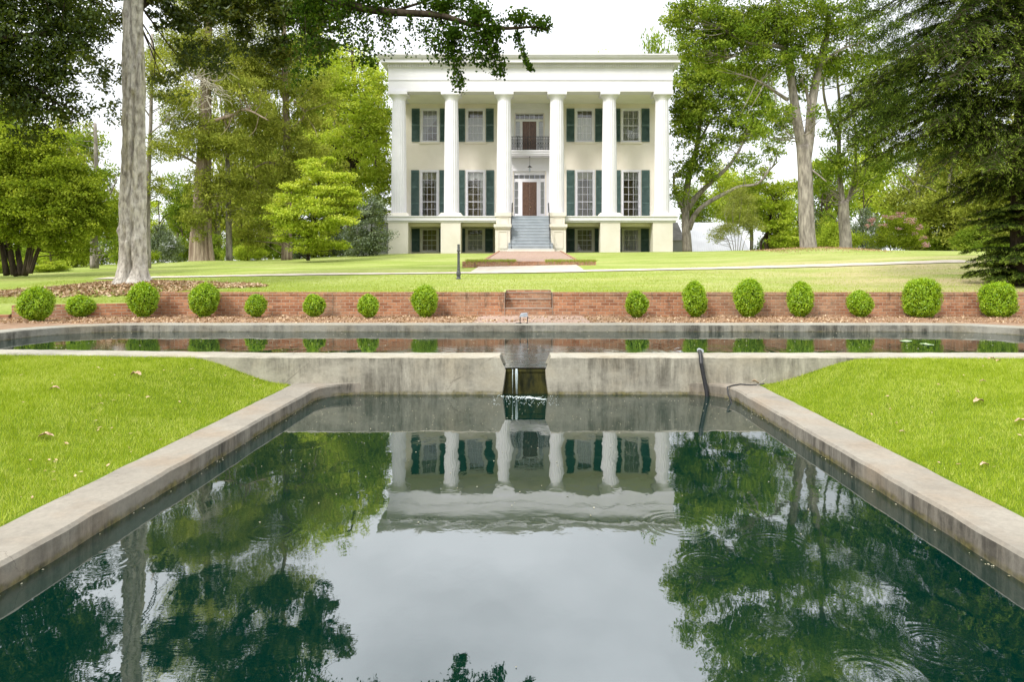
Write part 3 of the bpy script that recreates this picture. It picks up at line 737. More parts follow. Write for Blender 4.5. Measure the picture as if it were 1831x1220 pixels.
def window(o, cols, rows, kind, sill=True, trim='white_paint', mid=None):
    a, b, c, d = o; fw = .155
    mb = MB()
    y0, y1 = BW - .035, BW + .14
    mb.box(a, a + fw, y0, y1, c, d); mb.box(b - fw, b, y0, y1, c, d)
    mb.box(a + fw, b - fw, y0 + .003, y1 - .003, d - fw, d)
    mb.box(a + fw, b - fw, y0 + .003, y1 - .003, c, c + .10)
    w_ = mb.build('window', M[trim], house)
    if sill:
        mb = MB(); mb.box(a - .12, b + .12, BW - .12, BW + .05, c - .13, c - .002); mb.build('sill', M['stucco'], w_)
    ia, ib, ic, id_ = a + fw, b - fw, c + .10, d - fw
    mb = MB(); t2 = .045
    yb0, yb1 = BW + .05, BW + .09
    mb.box(ia, ia + t2, yb0, yb1, ic, id_); mb.box(ib - t2, ib, yb0, yb1, ic, id_)
    mb.box(ia + t2, ib - t2, yb0, yb1, ic, ic + t2); mb.box(ia + t2, ib - t2, yb0, yb1, id_ - t2, id_)
    xa, xb_, za, zb_ = ia + t2, ib - t2, ic + t2, id_ - t2
    for i in range(1, cols):
        x = xa + (xb_ - xa) * i / cols; mb.box(x - .014, x + .014, yb0 + .004, yb1 - .004, za, zb_)
    for j in range(1, rows):
        z = za + (zb_ - za) * j / rows; h = .03 if j in (mid or ()) else .014
        mb.box(xa, xb_, yb0 + .002, yb1 - .002, z - h, z + h)
    mb.build('sash', M[trim], w_)
    mb = MB(); mb.quad((ia, BW + .07, ic), (ib, BW + .07, ic), (ib, BW + .07, id_), (ia, BW + .07, id_)); mb.build('pane', M['glass'], w_)
    y = BW + .26; mb = MB(); H = id_ - ic
    if kind == 'tied':
        V, f = pleat(ia, ib, ic, id_, y, shape=lambda u, v: u * (1.0 if v > .75 else (.25 + .75 * ((v - .3) / .45) ** 1.2 if v > .3 else .22 + .03 * (.3 - v))))
        mb.add(V, f)
    elif kind in ('full', 'cream'): mb.add(*pleat(ia, ib, ic, id_, y, amp=.035))
    elif kind == 'lace': mb.add(*pleat(ia, ib, ic, ic + H * .76, y - .06, amp=.012))
    elif kind == 'sheer': mb.add(*pleat(ia, ib, ic, ic + H * .77, y - .06, amp=.018))
    elif kind in ('valance', 'valance_side'):
        V = []; n = 24
        for j in range(5):
            for i in range(n + 1):
                u = i / n; dr = .13 + .05 * abs(math.sin(u * math.pi * 2))
                V.append((ia + (ib - ia) * u, y + .02 * math.sin(u * 30), id_ - H * dr * j / 4))
        mb.add(V, [(j * (n + 1) + i, j * (n + 1) + i + 1, (j + 1) * (n + 1) + i + 1, (j + 1) * (n + 1) + i) for j in range(4) for i in range(n)])
    if mb.n: mb.build('curtain', M['valance' if kind == 'valance' else 'white_paint' if kind == 'cream' else 'curtain'], w_)
    if kind in ('valance_side', 'valance'):
        mb = MB(); wd_ = (ib - ia) * .22
        mb.add(*pleat(ib - wd_, ib, ic, id_, y + .1, 14, .02)); mb.build('curtain', M['curtain'], w_)
        if kind == 'valance': mb = MB(); mb.add(*pleat(ia, ia + wd_ * .8, ic, id_, y + .1, 14, .02)); mb.build('curtain', M['curtain'], w_)
    return w_
for o, k in zip(ops[0:4], ('tied', 'lace', 'sheer', 'full')): window(o, 3, 4, k, True, 'white_paint', (2,))
for o, k in zip(ops[4:8], ('valance', 'valance_side', 'valance', 'valance_side')): window(o, 3, 6, k, False, 'white_paint', (2,))
for o, k in zip(ops[8:12], ('none', 'lace', 'none', 'cream')): window(o, 3, 4, k, True, 'trim_cream', (2,))

def shutter(x0, x1, z0, z1, mids):
    mb = MB(); y0, y1 = BW - .085, BW - .035; s = .055
    mb.box(x0, x0 + s, y0, y1, z0, z1); mb.box(x1 - s, x1, y0, y1, z0, z1)
    rails = [z0 + s] + [z0 + (z1 - z0) * m_ for m_ in mids] + [z1 - s]
    for z in rails: mb.box(x0 + s, x1 - s, y0 + .003, y1 - .003, z - s, z + s)
    mb.box(x0 + s, x1 - s, y1 - .012, y1 - .004, z0, z1)
    for a_, b_ in zip(rails[:-1], rails[1:]):
        z = a_ + s + .03
        while z < b_ - s - .02:
            mb.add([(x0 + s, y0 + .006, z - .022), (x1 - s, y0 + .006, z - .022), (x1 - s, y0 + .034, z + .022), (x0 + s, y0 + .034, z + .022)], [(0, 1, 2, 3)])
            z += .052
    return mb.build('shutter', M['shutter'], house)
SW = .64
for (a, b, c, d) in ops[0:4]:
    for x in (a - .06 - SW, b + .06): shutter(x, x + SW, c + .02, d - .02, (.5,))
for (a, b, c, d) in ops[4:8]:
    for x in (a - .06 - SW, b + .06): shutter(x, x + SW, FZ1 + .02, d - .02, (.33, .66))
for (a, b, c, d) in ops[8:12]:
    for x in (a - .04 - SW, b + .04): shutter(x, x + SW, c + .02, d - .02, (.5,))

# deck, plinth band, soffit
mb = MB(); mb.box(HX - 10.95, HX + 10.95, 50.72, BW - .004, FZ0 + .10, FZ1 - .06)
mb.box(HX - 11.02, HX + 11.02, 50.64, BW - .006, FZ1 - .06, FZ1); mb.box(HX - 10.85, HX + 10.85, 50.82, BW - .008, FZ0 - .02, FZ0 + .10)
mb.build('porch_floor', M['white_paint'], house)
mb = MB(); mb.box(HX - 10.2, HX + 10.2, EF + .95, BW - .004, 15.03, 15.12); mb.build('porch_ceiling', M['ceiling_paint'], house)
mb = MB(); mb.box(HX - 10.5, HX + 10.5, EF + .98, BW - .006, FZ0 - .26, FZ0 - .03); mb.build('porch_underside', M['stucco'], house)
# entablature on four sides
def ring(mb, ex, z0, z1):
    x0, x1, y0, y1 = HX - 10.62 - ex, HX + 10.62 + ex, EF - ex, BW + 14.2 + ex
    th = .95 + ex
    mb.box(x0, x1, y0, y0 + th, z0, z1); mb.box(x0, x0 + th, y0 + th, y1 - th, z0, z1); mb.box(x1 - th, x1, y0 + th, y1 - th, z0, z1); mb.box(x0, x1, y1 - th, y1, z0, z1)
mb = MB()
ring(mb, 0, 15.02, 15.86); ring(mb, .045, 15.86, 15.96); ring(mb, .005, 15.96, 16.76); ring(mb, .05, 16.76, 16.80)
ring(mb, .08, 16.80, 17.06); ring(mb, .50, 17.06, 17.10); ring(mb, .47, 17.10, 17.32)
ring(mb, .52, 17.32, 17.37); ring(mb, .60, 17.37, 17.45); ring(mb, .68, 17.45, 17.54); ring(mb, .74, 17.54, 17.62)
yd = EF - .08
x = HX - 10.62
while x < HX + 10.62:
    mb.box(x, x + .105, yd - .11, yd - .001, 16.83, 17.04); x += .18
x = HX - 10.6
while x < HX + 10.6:
    mb.box(x, x + .05, EF - .03, EF - .001, 15.79, 15.84); x += .12
mb.build('entablature', M['white_paint'], house)
mb = MB(); mb.prism([(HX - 11.2, 17.60), (HX + 11.2, 17.60), (HX + 6, 18.05), (HX - 6, 18.05)], EF + 2.5, BW + 12, 'y')
mb.box(HX - 11.25, HX + 11.25, EF - .65, BW + 14.8, 17.58, 17.655)
mb.build('roof', M['roof_grey'], house)

# columns
def flute(a, z):
    u = (a / (2 * math.pi) * 20) % 1
    return 1 - .052 * math.sin(math.pi * u) ** .8
for i in range(6):
    cx = HX + (i - 2.5) * 3.97
    mb = MB(); prof = []
    for k in range(15):
        v = k / 14; prof.append((.575 - .085 * v + .02 * math.sin(math.pi * v), FZ1 + .24 + v * (14.46 - FZ1 - .24)))
    mb.lathe(cx, CY, prof, 160, flute)
    c_ = mb.build('column', M['white_paint'], house)
    mb = MB(); mb.lathe(cx, CY, [(.475, 14.40), (.50, 14.47), (.50, 14.50), (.52, 14.52), (.53, 14.56), (.60, 14.66), (.67, 14.74), (.68, 14.78)], 40)
    mb.box(cx - .72, cx + .72, CY - .70, CY + .70, 14.78, 15.018); mb.build('capital', M['white_paint'], c_)
    mb = MB()
    if i in (2, 3): mb.box(cx - .66, cx + .66, CY - .82, CY + .62, FZ1 + .001, FZ1 + .25)
    else: mb.add([(cx + sx * w_, CY + sy * w2, z) for z, w_, w2 in ((FZ1 + .001, .90, .80), (FZ1 + .25, .72, .66)) for sx, sy in ((-1, -1), (1, -1), (1, 1), (-1, 1))],
                 [(0, 1, 2, 3), (4, 5, 6, 7), (0, 1, 5, 4), (1, 2, 6, 5), (2, 3, 7, 6), (3, 0, 4, 7)])
    mb.build('plinth', M['stucco_pier'], c_)
    if i not in (2, 3):
        wd_ = .74
        px_ = cx + (.05 if i == 0 else -.05 if i == 5 else 0)
        mb = MB(); mb.box(px_ - wd_, px_ + wd_, CY - .62, CY + .55, 2.2, FZ0 - .02); mb.build('pier', M['stucco_pier'], house)
# stair with stepped cheek walls
def cheek(s):
    c = HX + s * 1.985
    x0, x1 = c - .54, c + .54
    mb = MB()
    mb.box(x0, x1, 50.3, 52.2, 2.2, FZ1); mb.box(x0 - .07, x1 + .07, 50.2, 50.70, FZ1 - .07, FZ1 + .2)
    mb.box(x0 - .04, x1 + .04, 48.5, 50.30, 4.62, 4.72); mb.box(x0 - .09, x1 + .09, 48.42, 50.29, 4.72, 4.93)
    mb.box(x0 + .005, x1 - .005, 48.62, 50.31, 2.2, 4.62)
    # raised panel frames
    for (ya, za, zb) in ((50.28, 4.97, 5.5), (48.60, 3.25, 4.4)):
        mb.box(x0 + .2, x1 - .2, ya - .02, ya + .03, zb, zb + .06); mb.box(x0 + .2, x1 - .2, ya - .02, ya + .03, za - .05, za)
        mb.box(x0 + .2, x0 + .26, ya - .018, ya + .03, za, zb); mb.box(x1 - .26, x1 - .2, ya - .018, ya + .03, za, zb)
    mb.build('stair_wall', M['stucco_pier'], house)
cheek(-1); cheek(1)
st = MB(); nst = 11; r0 = 3.12; rh = (FZ1 - .01 - r0) / nst
for i in range(nst):
    y0 = 48.05 + i * (50.62 - 48.05) / (nst - 1); z1 = r0 + (i + 1) * rh
    hw = 1.58 - .13 * min(1, i / (nst - 1))
    hw2 = hw if y0 < 48.45 else 1.43
    st.box(HX - hw2, HX + hw2, y0, 51.4, z1 - rh + (.0 if i else -.8), z1 - .045)
    st.box(HX - hw2, HX + hw2, y0 - .035, 51.4, z1 - .045, z1)
stair = st.build('stair', M['stair_paint'], house)
mb = MB(); mb.box(HX - 1.68, HX + 1.68, 47.7, 48.02, 2.6, r0 + .01); mb.build('bottom_step', M['stucco_pier'], stair)
for s in (-1, 1):
    mb = MB(); x = HX + s * 1.36
    mb.tube([(x, 47.85, r0 + .95), (x, 48.1, r0 + 1.1), (x, 50.6, FZ1 + .95), (x, 50.75, FZ1 + .95)], .03, 6)
    for y in (48.0, 48.7, 49.4, 50.1, 50.7):
        zt = r0 + 1.02 + (y - 48.0) * (FZ1 + .95 - r0 - 1.1) / 2.6
        mb.tube([(x, y, zt - .95), (x, y, zt)], .018, 6)
    mb.tube([(x, 50.6, FZ1 + .95), (x - s * .05, 50.9, FZ1 + .95), (x, 50.85, FZ1)], .02, 6)
    mb.build('handrail', M['iron'], stair)

# centre bay: pilasters, lintels, balcony, doors
def flatbox(pl, pr, pt, pb, y0, y1): return (hx(pl), hx(pr), y0, y1, hz(pb), hz(pt))
mb = MB()
for l_, r_ in ((912, 920), (973.6, 981.6)):
    mb.box(hx(l_), hx(r_), BW - .10, BW + .02, 11.1, hz(198)); mb.box(hx(l_) - .05, hx(r_) + .05, BW - .13, BW + .02, hz(198), hz(194.5))
mb.box(hx(910), hx(983), BW - .09, BW + .02, hz(194.5), hz(187.5)); mb.box(hx(908), hx(985), BW - .20, BW + .02, hz(187.5), hz(185.3))
mb.box(hx(920), hx(973.6), BW - .03, BW + .02, hz(202), hz(194.5))
for l_, r_ in ((906, 916.5), (977, 990)):
    mb.box(hx(l_), hx(r_), BW - .06, BW + .02, FZ1, 10.66)
mb.box(hx(916.5), hx(977), BW - .05, BW + .02, hz(306), 10.66)
# timber boarding lines of the panel above the lower door
for k in range(9): mb.box(hx(917), hx(976.5), BW - .058, BW - .048, 9.82 + k * .1, 9.826 + k * .1)
mb.build('portal', M['white_paint'], house)
def doorset(o, door_px, trans_px, side_px, yb):
    a, b, c, d = o; ya, yc = BW + .10, BW + .20
    dl, dr, dt = hx(door_px[0]), hx(door_px[1]), hz(door_px[2])
    mb = MB()
    tt, tb = hz(trans_px[0]), hz(trans_px[1]); sl, sr = [(hx(p), hx(q)) for p, q in side_px]
    mb.box(a, b, ya + .002, yc, tt, d); mb.box(a, b, ya + .004, yc, dt, tb)
    xs = [a, sl[0], sl[1], dl, dr, sr[0], sr[1], b]
    for i in (0, 2, 4, 6): mb.box(xs[i], xs[i + 1], ya, yc, c, dt) if xs[i + 1] > xs[i] else None
    mb.box(a, a + .05, ya, yc, tb, tt); mb.box(b - .05, b, ya, yc, tb, tt)
    for x0, x1 in (sl, sr):
        mb.box(x0, x1, ya + .003, yc, c, c + .75 * (dt - c) * .22)
        z0 = c + .75 * (dt - c) * .22
        for k in range(1, 4):
            z = z0 + (dt - z0) * k / 4; mb.box(x0, x1, ya + .02, yc - .02, z - .015, z + .015)
    for k in range(1, 6):
        x = a + (b - a) * k / 6; mb.box(x - .02, x + .02, ya + .02, yc - .02, tb, tt)
    f_ = mb.build('door_frame', M['white_paint'], house)
    mb = MB(); mb.quad((a, yc - .04, c), (b, yc - .04, c), (b, yc - .04, d), (a, yc - .04, d)); mb.build('pane', M['glass'], f_)
    for x0, x1 in (sl, sr): mb = MB(); mb.add(*pleat(x0, x1, c + .3, dt, yc + .05, 12, .012)); mb.build('curtain', M['curtain'], f_)
    mb = MB(); mid = (dl + dr) / 2
    for x0, x1 in ((dl, mid - .008), (mid + .008, dr)):
        mb.box(x0, x1, ya + .03, ya + .055, c, dt)
        mb.box(x0 + .0, x0 + .11, ya, ya + .03, c, dt); mb.box(x1 - .11, x1, ya, ya + .03, c, dt)
        H = dt - c
        for (za, zb) in ((0, .08), (.40, .47), (.93, 1)): mb.box(x0 + .11, x1 - .11, ya + .002, ya + .03, c + H * za, c + H * zb)
        mb.box(x0 + .2, x1 - .2, ya + .012, ya + .03, c + H * .14, c + H * .34); mb.box(x0 + .2, x1 - .2, ya + .012, ya + .03, c + H * .53, c + H * .87)
    dd = mb.build('door', M['wood_door'], house)
    M.setdefault('brass', m_noise('brass', (.45, .30, .08), (.6, .42, .14), 10, .35, .5, .05, metal=1))
    mb = MB(); mb.lathe(mid + .07, ya - .03, [(.0, c + 1.02), (.03, c + 1.03), (.035, c + 1.05), (.03, c + 1.07), (.0, c + 1.08)], 10); mb.build('handle', M['brass'], dd)
doorset(UDR, (934.2, 959, 216.5), (203.5, 212.5), ((922.6, 929.7), (963.4, 970.6)), 268)
doorset(LDR, (934, 959.8, 325), (312.4, 319), ((920.4, 926.5), (966.7, 973)), 386)
bal = MB(); BY0 = 53.5
bal.box(HX - 1.86, HX + 1.86, BY0, BW - .004, 10.78, 10.96); bal.box(HX - 1.92, HX + 1.92, BY0 - .06, BW - .006, 10.96, 11.08); bal.box(HX - 1.80, HX + 1.80, BY0 + .06, BW - .008, 10.67, 10.78)
balo = bal.build('balcony', M['white_paint'], house)
mb = MB(); zt, zb = 12.13, 11.16
def runs(mb, p, q, n):
    p = np.array(p); q = np.array(q); u = (q - p) / np.linalg.norm(q - p)
    for zz, r in ((zt, .028), (zt - .17, .014), (zb + .12, .014), (zb, .02)): mb.tube([(*p, zz), (*q, zz)], r, 6)
    for i in range(n + 1):
        c = p + (q - p) * i / n
        mb.tube([(*c, 11.08), (*c, zt)], .014 if i % 4 else .03, 6)
        if i < n and True:
            c2 = p + (q - p) * (i + .5) / n; L = np.linalg.norm(q - p) / n
            for zc, rr in ((11.62, .07), (11.42, .045), (11.84, .045)):
                pts = [(*(c2 + u * rr * math.cos(a)), zc + rr * 1.3 * math.sin(a)) for a in np.linspace(0, 2 * math.pi, 9)]
                mb.tube(pts, .012, 4, False)
runs(mb, (HX - 1.8, BY0 + .08), (HX + 1.8, BY0 + .08), 18); runs(mb, (HX - 1.8, BY0 + .08), (HX - 1.8, BW - .05), 5); runs(mb, (HX + 1.8, BY0 + .08), (HX + 1.8, BW - .05), 5)
mb.build('railing', M['iron'], balo)
# ------------------------------------------------------------------ hanging porch lantern
lx, ly = X_(947.2, 54.1), 54.1
pl = empty('hanging_lantern', (lx, ly, 10.67), 'small dark lantern hanging below the balcony over the front door', 'lantern')
mb = MB(); mb.tube([(lx, ly, 10.67), (lx, ly, 9.95)], .012, 6); mb.lathe(lx, ly, [(.05, 10.62), (.05, 10.67)], 10); mb.build('rod', M['iron'], pl)
mb = MB(); mb.lathe(lx, ly, [(.18, 9.82), (.17, 9.84), (.05, 9.93), (.03, 9.97)], 16); mb.build('lamp_shade', M['iron'], pl)
mb = MB(); mb.lathe(lx, ly, [(.03, 9.45), (.055, 9.5), (.06, 9.7), (.05, 9.82)], 12); mb.build('chimney_glass', M['lamp_grey'], pl)

# ------------------------------------------------------------------ small things by the pools
PX, PY = X_(820, 22.5), 22.5; pz = float(tz(PX, PY)) - .02; H = Z_(437, PY) - pz
post = empty('hitching_post', (PX, PY, pz), 'slender dark iron post with bulbous base standing on the lawn', 'post')
pr = [(.075, 0), (.085, .03), (.07, .06), (.055, .08), (.06, .10), (.075, .14), (.072, .20), (.055, .245), (.045, .28), (.052, .29), (.052, .305), (.043, .32)]
mb = MB(); mb.lathe(PX, PY, [(r, pz + z * H) for r, z in pr], 20); mb.build('base', M['post_iron'], post, True)
mb = MB(); mb.lathe(PX, PY, [(.042, pz + .32 * H), (.038, pz + .80 * H)], 32, lambda a, z: 1 + .06 * math.cos(a * 8)); mb.build('shaft', M['post_iron'], post)
mb = MB(); mb.lathe(PX, PY, [(.046, pz + .80 * H), (.058, pz + .815 * H), (.058, pz + .83 * H), (.044, pz + .845 * H), (.040, pz + .97 * H), (.047, pz + .985 * H), (.04, pz + H), (.02, pz + H * 1.004)], 24); mb.build('cap', M['post_iron'], post)

LX, LY = X_(937, 14.95), 14.95
fl = empty('floodlight', (LX, LY, TOPZ), 'small grey floodlight on short legs standing on the upper pool rim', 'floodlight')
mb = MB()
q = [(LX - .10, LY - .07, TOPZ + .145), (LX + .085, LY - .07, TOPZ + .15), (LX + .085, LY + .05, TOPZ + .17), (LX - .10, LY + .05, TOPZ + .165),
     (LX - .075, LY - .06, TOPZ + .21), (LX + .075, LY - .06, TOPZ + .235), (LX + .07, LY + .04, TOPZ + .235), (LX - .06, LY + .04, TOPZ + .225)]
mb.add(q, [(0, 1, 2, 3), (4, 5, 6, 7), (0, 1, 5, 4), (1, 2, 6, 5), (2, 3, 7, 6), (3, 0, 4, 7)]); mb.build('lamp_head', M['lamp_grey'], fl)
for s in (-1, 1):
    mb = MB(); mb.tube([(LX + s * .075 - .01, LY, TOPZ), (LX + s * .075 + .01 * s, LY, TOPZ + .15)], [.010, .012], 6)
    mb.box(LX + s * .075 - .025, LX + s * .075 + .012, LY - .03, LY + .03, TOPZ + .001, TOPZ + .01); mb.build('leg', M['black_rubber'], fl)
mb = MB(); mb.tube([(LX - .05, LY, TOPZ + .012), (LX - .13, LY + .03, TOPZ + .012), (LX - .18, LY + .05, TOPZ + .012)], .007, 5)
mb.build('power_lead', M['black_rubber'], fl)

# black drain pipe over the wall
pts = [at(1250, 628, 9.95), at(1251, 629, 9.7), at(1252, 631, 9.42), at(1253, 636, 9.235), at(1254, 650, 9.19), at(1258, 672, 9.17), at(1263, 697, 9.14), at(1266.5, 712, 9.12)]
pts[0][2] = .30; pts[1][2] = .545; pts[2][2] = TOPZ + .03; pts[-1][2] = -.1
pp = empty('drain_pipe', tuple(pts[-1] * np.array((1, 1, 0))), 'black plastic drain pipe laid over the wall between the pools', 'pipe')
mb = MB(); mb.tube(pts, .028, 12); mb.build('pipe', M['black_rubber'], pp)
mb = MB(); mb.tube([pts[1] + (0, .03, .0), pts[1] + (0, -.10, .004)], .033, 12); mb.build('collar', M['lamp_grey'], pp)
cz_ = KZ + .01
cpts = [(3.12, 9.02, cz_ + .02), (2.95, 9.06, cz_), (2.82, 9.08, cz_ + .006), (2.70, 9.02, cz_), (2.60, 8.92, cz_ - .004), (2.575, 8.80, .09), (2.58, 8.7, .02), (2.585, 8.62, -.05)]
mb = MB(); mb.tube(cpts, .009, 6)
tag(mb.build('cable', M['black_rubber']), 'thin black cable draped over the right kerb into the lower pool', 'cable')

# fallen leaves and sticks on the near lawn
def leaf3(name, px, py, size, label, side):
    # intersect the view of that spot with the lawn
    Y = 5.0
    for _ in range(60):
        x = X_(px, Y); z = float(lawnz(np.array(x), np.array(min(Y, 9.2)))); Y2 = F * (EYE - z) / (py - VY); Y = .6 * Y + .4 * Y2
    x = X_(px, Y); z = float(lawnz(np.array(x), np.array(min(Y, 9.2)))) + .028
    r = random.Random(int(px * 7 + py)); a0 = r.uniform(-.5, .5); n = 10; V = []
    for i in range(n + 1):
        u = i / n - .5; wd = size * .28 * math.sin(math.pi * min(1, max(0, i / n))) ** .7
        cx = u * size; cu = .10 * size * math.cos(u * 5) + r.uniform(0, .006)
        for k in (-1, 0, 1):
            lx_, ly_ = cx, k * wd
            V.append((x + lx_ * math.cos(a0) - ly_ * math.sin(a0), Y + lx_ * math.sin(a0) + ly_ * math.cos(a0), z + cu + abs(k) * wd * r.uniform(.2, .7)))
    Fc = [(i * 3 + k, i * 3 + k + 1, (i + 1) * 3 + k + 1, (i + 1) * 3 + k) for i in range(n) for k in (0, 1)]
    mb = MB(); mb.add(V, Fc); o = mb.build('dry_leaf', M['dryleaf'], None, True)
    md = o.modifiers.new('thick', 'SOLIDIFY'); md.thickness = .002
    return tag(o, label, 'fallen leaf', 'dry leaves fallen on the near lawn')
for px, py, s, lb in ((243, 674, .20, 'large brown curled leaf near the middle of the left lawn'), (98, 700, .13, 'pale leaf beside a bare patch at the far left of the left lawn'),
                      (82, 786, .16, 'long flat tan leaf lying nearest the camera on the left lawn'), (440, 661, .10, 'small brown leaf close to the wall on the left lawn'),
                      (400, 640, .08, 'tiny brown leaf highest up on the left lawn below the white wall top'), (1750, 723, .16, 'thin pale curled leaf half way down the right lawn'),
                      (1760, 838, .10, 'small rolled tan leaf nearest the camera on the right lawn'), (1826, 760, .14, 'brown leaf at the right picture edge on the right lawn'),
                      (1773, 646, .14, 'pinkish upright leaf below the pool rim at the right'), (1785, 649, .09, 'dark small leaf just right of the pinkish one'),
                      (1758, 687, .09, 'small two coloured leaf above the thin pale curled one'), (1348, 688, .20, 'pinkish curled leaf at the wall end of the right kerb'),
                      (1388, 672, .16, 'tan leaf on the bare edge between right lawn and wall'), (1613, 778, .07, 'small white leaf in the open middle of the right lawn')):
    leaf3('dry_leaf', px, py, s * .72, lb, 0)

mb = MB(); rs = np.random.RandomState(77)
for _ in range(260):
    sx = rs.choice((-1, 1)); y = 3.6 + 5.5 * rs.rand(); x = sx * (3.25 + rs.rand() * (.8 * y - 2.6)); z = float(lawnz(np.array(x), np.array(y))) + .022
    L = rs.uniform(.008, .028); a = rs.rand() * 3.14; u = np.array((math.cos(a), math.sin(a), rs.uniform(-.3, .3))); v_ = np.array((-u[1], u[0], rs.uniform(-.4, .4))); p = np.array((x, y + bend(x) * max(0, (y - 7) / 2.26), z))
    mb.add([p - u * L, p + v_ * L * .4, p + u * L, p - v_ * L * .4], [(0, 1, 2, 3)])
tag(mb.build('leaf_litter', M['dryleaf']), 'tiny dry leaf bits scattered in the near grass', 'leaf litter', kind='stuff')
mb = MB(); mb.tube([at(1352, 693, 8.9) + (0, 0, .02), at(1368, 683, 9.0) + (0, 0, .03), at(1374, 676, 9.05) + (0, 0, .05)], [.003, .004, .003], 5)
tag(mb.build('stick', M['bark_grey']), 'short pale stick poking out of the leaves at the far end of the right kerb', 'stick')
# ------------------------------------------------------------------ foliage
def leaf_quads(P, L, W, rs, up=.35, droop=0., dirs=None, fold=.18, nrm=None):
    """one kite-shaped, slightly folded leaf per point"""
    n = len(P)
    d = rs.normal(size=(n, 3)) if dirs is None else dirs + rs.normal(size=(n, 3)) * .35
    d[:, 2] -= droop; d /= np.linalg.norm(d, axis=1)[:, None] + 1e-9
    nn = rs.normal(size=(n, 3)); nn[:, 2] += up * 4
    if nrm is not None: nn = nn * .8 + nrm * 1.3
    s = np.cross(d, nn); s /= np.linalg.norm(s, axis=1)[:, None] + 1e-9
    nr = np.cross(s, d)
    l = (L * (.65 + .7 * rs.rand(n)))[:, None]; w_ = (W * (.65 + .7 * rs.rand(n)))[:, None]
    a = P - d * l * .5; b = P + d * l * .5
    m1 = P + s * w_ * .5 + nr * w_ * fold - d * l * .05; m2 = P - s * w_ * .5 + nr * w_ * fold - d * l * .05
    return np.stack([a, m1, b, m2], 1).reshape(-1, 3)
class Crown:
    def __init__(s, seed=1): s.rs = np.random.RandomState(seed); s.V = []; s.T = []; s.cl = []
    def blob(s, c, r, n, L, W, sub=.22, up=.35, droop=0., shell=.5, flat=.7, nsub=None, tone=0., spread=1.0):
        """fills an ellipsoid with leaf clumps"""
        rs = s.rs; c = np.asarray(c, float); r = np.asarray(r, float) * np.ones(3)
        k = nsub or max(5, int(round(1.6 / sub ** 2)))
        u = rs.normal(size=(k, 3)); u /= np.linalg.norm(u, axis=1)[:, None]
        rad = rs.rand(k) ** shell
        cc = c + u * rad[:, None] * r * (1 - sub * .5)
        s.cl.append(cc)
        ct = rs.rand(k); sz = (.6 + .8 * rs.rand(k))
        idx = rs.choice(k, n, p=sz ** 2 / np.sum(sz ** 2))
        g = rs.normal(size=(n, 3)) * .5; gl = np.linalg.norm(g, axis=1)[:, None]; g = g / np.maximum(1, gl * .9)
        rm = r.mean() * sub * spread
        P = cc[idx] + g * (rm * sz[idx])[:, None] * np.array((1.25, 1.25, flat))
        s.V.append(leaf_quads(P, L, W, rs, up, droop)); s.T.append(np.clip(.5 * ct[idx] + .5 * rs.rand(n) + tone, 0, 1))
        return s
    def pts(s, P, L, W, tone=None, **k):
        n = len(P); s.V.append(leaf_quads(P, L, W, s.rs, **k)); s.T.append(np.clip((s.rs.rand(n) if tone is None else tone), 0, 1)); return s
    def build(s, mat, parent, name='crown'):
        V = np.concatenate(s.V); T = np.concatenate(s.T)
        return np_mesh(name, V, np.arange(len(V)).reshape(-1, 4), mat, parent, tone=T)
DK = 3.1
def curve(pts, n=6):
    """Catmull-Rom through the points"""
    p = [np.asarray(q, float) for q in pts]; p = [2 * p[0] - p[1]] + p + [2 * p[-1] - p[-2]]; out = []
    for i in range(1, len(p) - 2):
        for k in range(n):
            t = k / n; a, b, c, d = p[i - 1:i + 3]
            out.append(.5 * (2 * b + (c - a) * t + (2 * a - 5 * b + 4 * c - d) * t * t + (3 * b - a - 3 * c + d) * t ** 3))
    out.append(p[-2]); return out
def limb(mb, nodes, pts, r0, r1, n=8, seg=5, power=1.0):
    c = curve(pts, seg); m_ = len(c)
    rad = [r0 + (r1 - r0) * (i / (m_ - 1)) ** power for i in range(m_)]
    mb.tube(c, rad, n); nodes += [(q, r) for q, r in zip(c, rad)]
def twigs(mb, nodes, crown, frac, rs, rmax=.05, maxlen=2.4):
    frac *= .55
    Pn = np.array([q for q, _ in nodes]); Rn = np.array([r for _, r in nodes])
    cc = np.concatenate(crown.cl); k = int(len(cc) * frac)
    if k < 1: return
    hits = np.zeros(len(Pn))
    for c in cc[rs.choice(len(cc), k, replace=False)]:
        dd = np.linalg.norm(Pn - c, axis=1) + np.maximum(0, Pn[:, 2] - c[2]) * .7 + hits * .35 + (Rn > .3) * 1.5
        i = int(np.argmin(dd)); L = np.linalg.norm(Pn[i] - c)
        if L > maxlen or L < .15: continue
        hits[i] += 1
        mid = (Pn[i] * .5 + c * .5) + rs.normal(size=3) * L * .07 + np.array((0, 0, -.05 * L))
        r = min(rmax, Rn[i] * .6, .012 + .012 * L)
        mb.tube(curve([Pn[i], mid, c], 4), list(np.linspace(r, r * .3, 9)), 5, False)
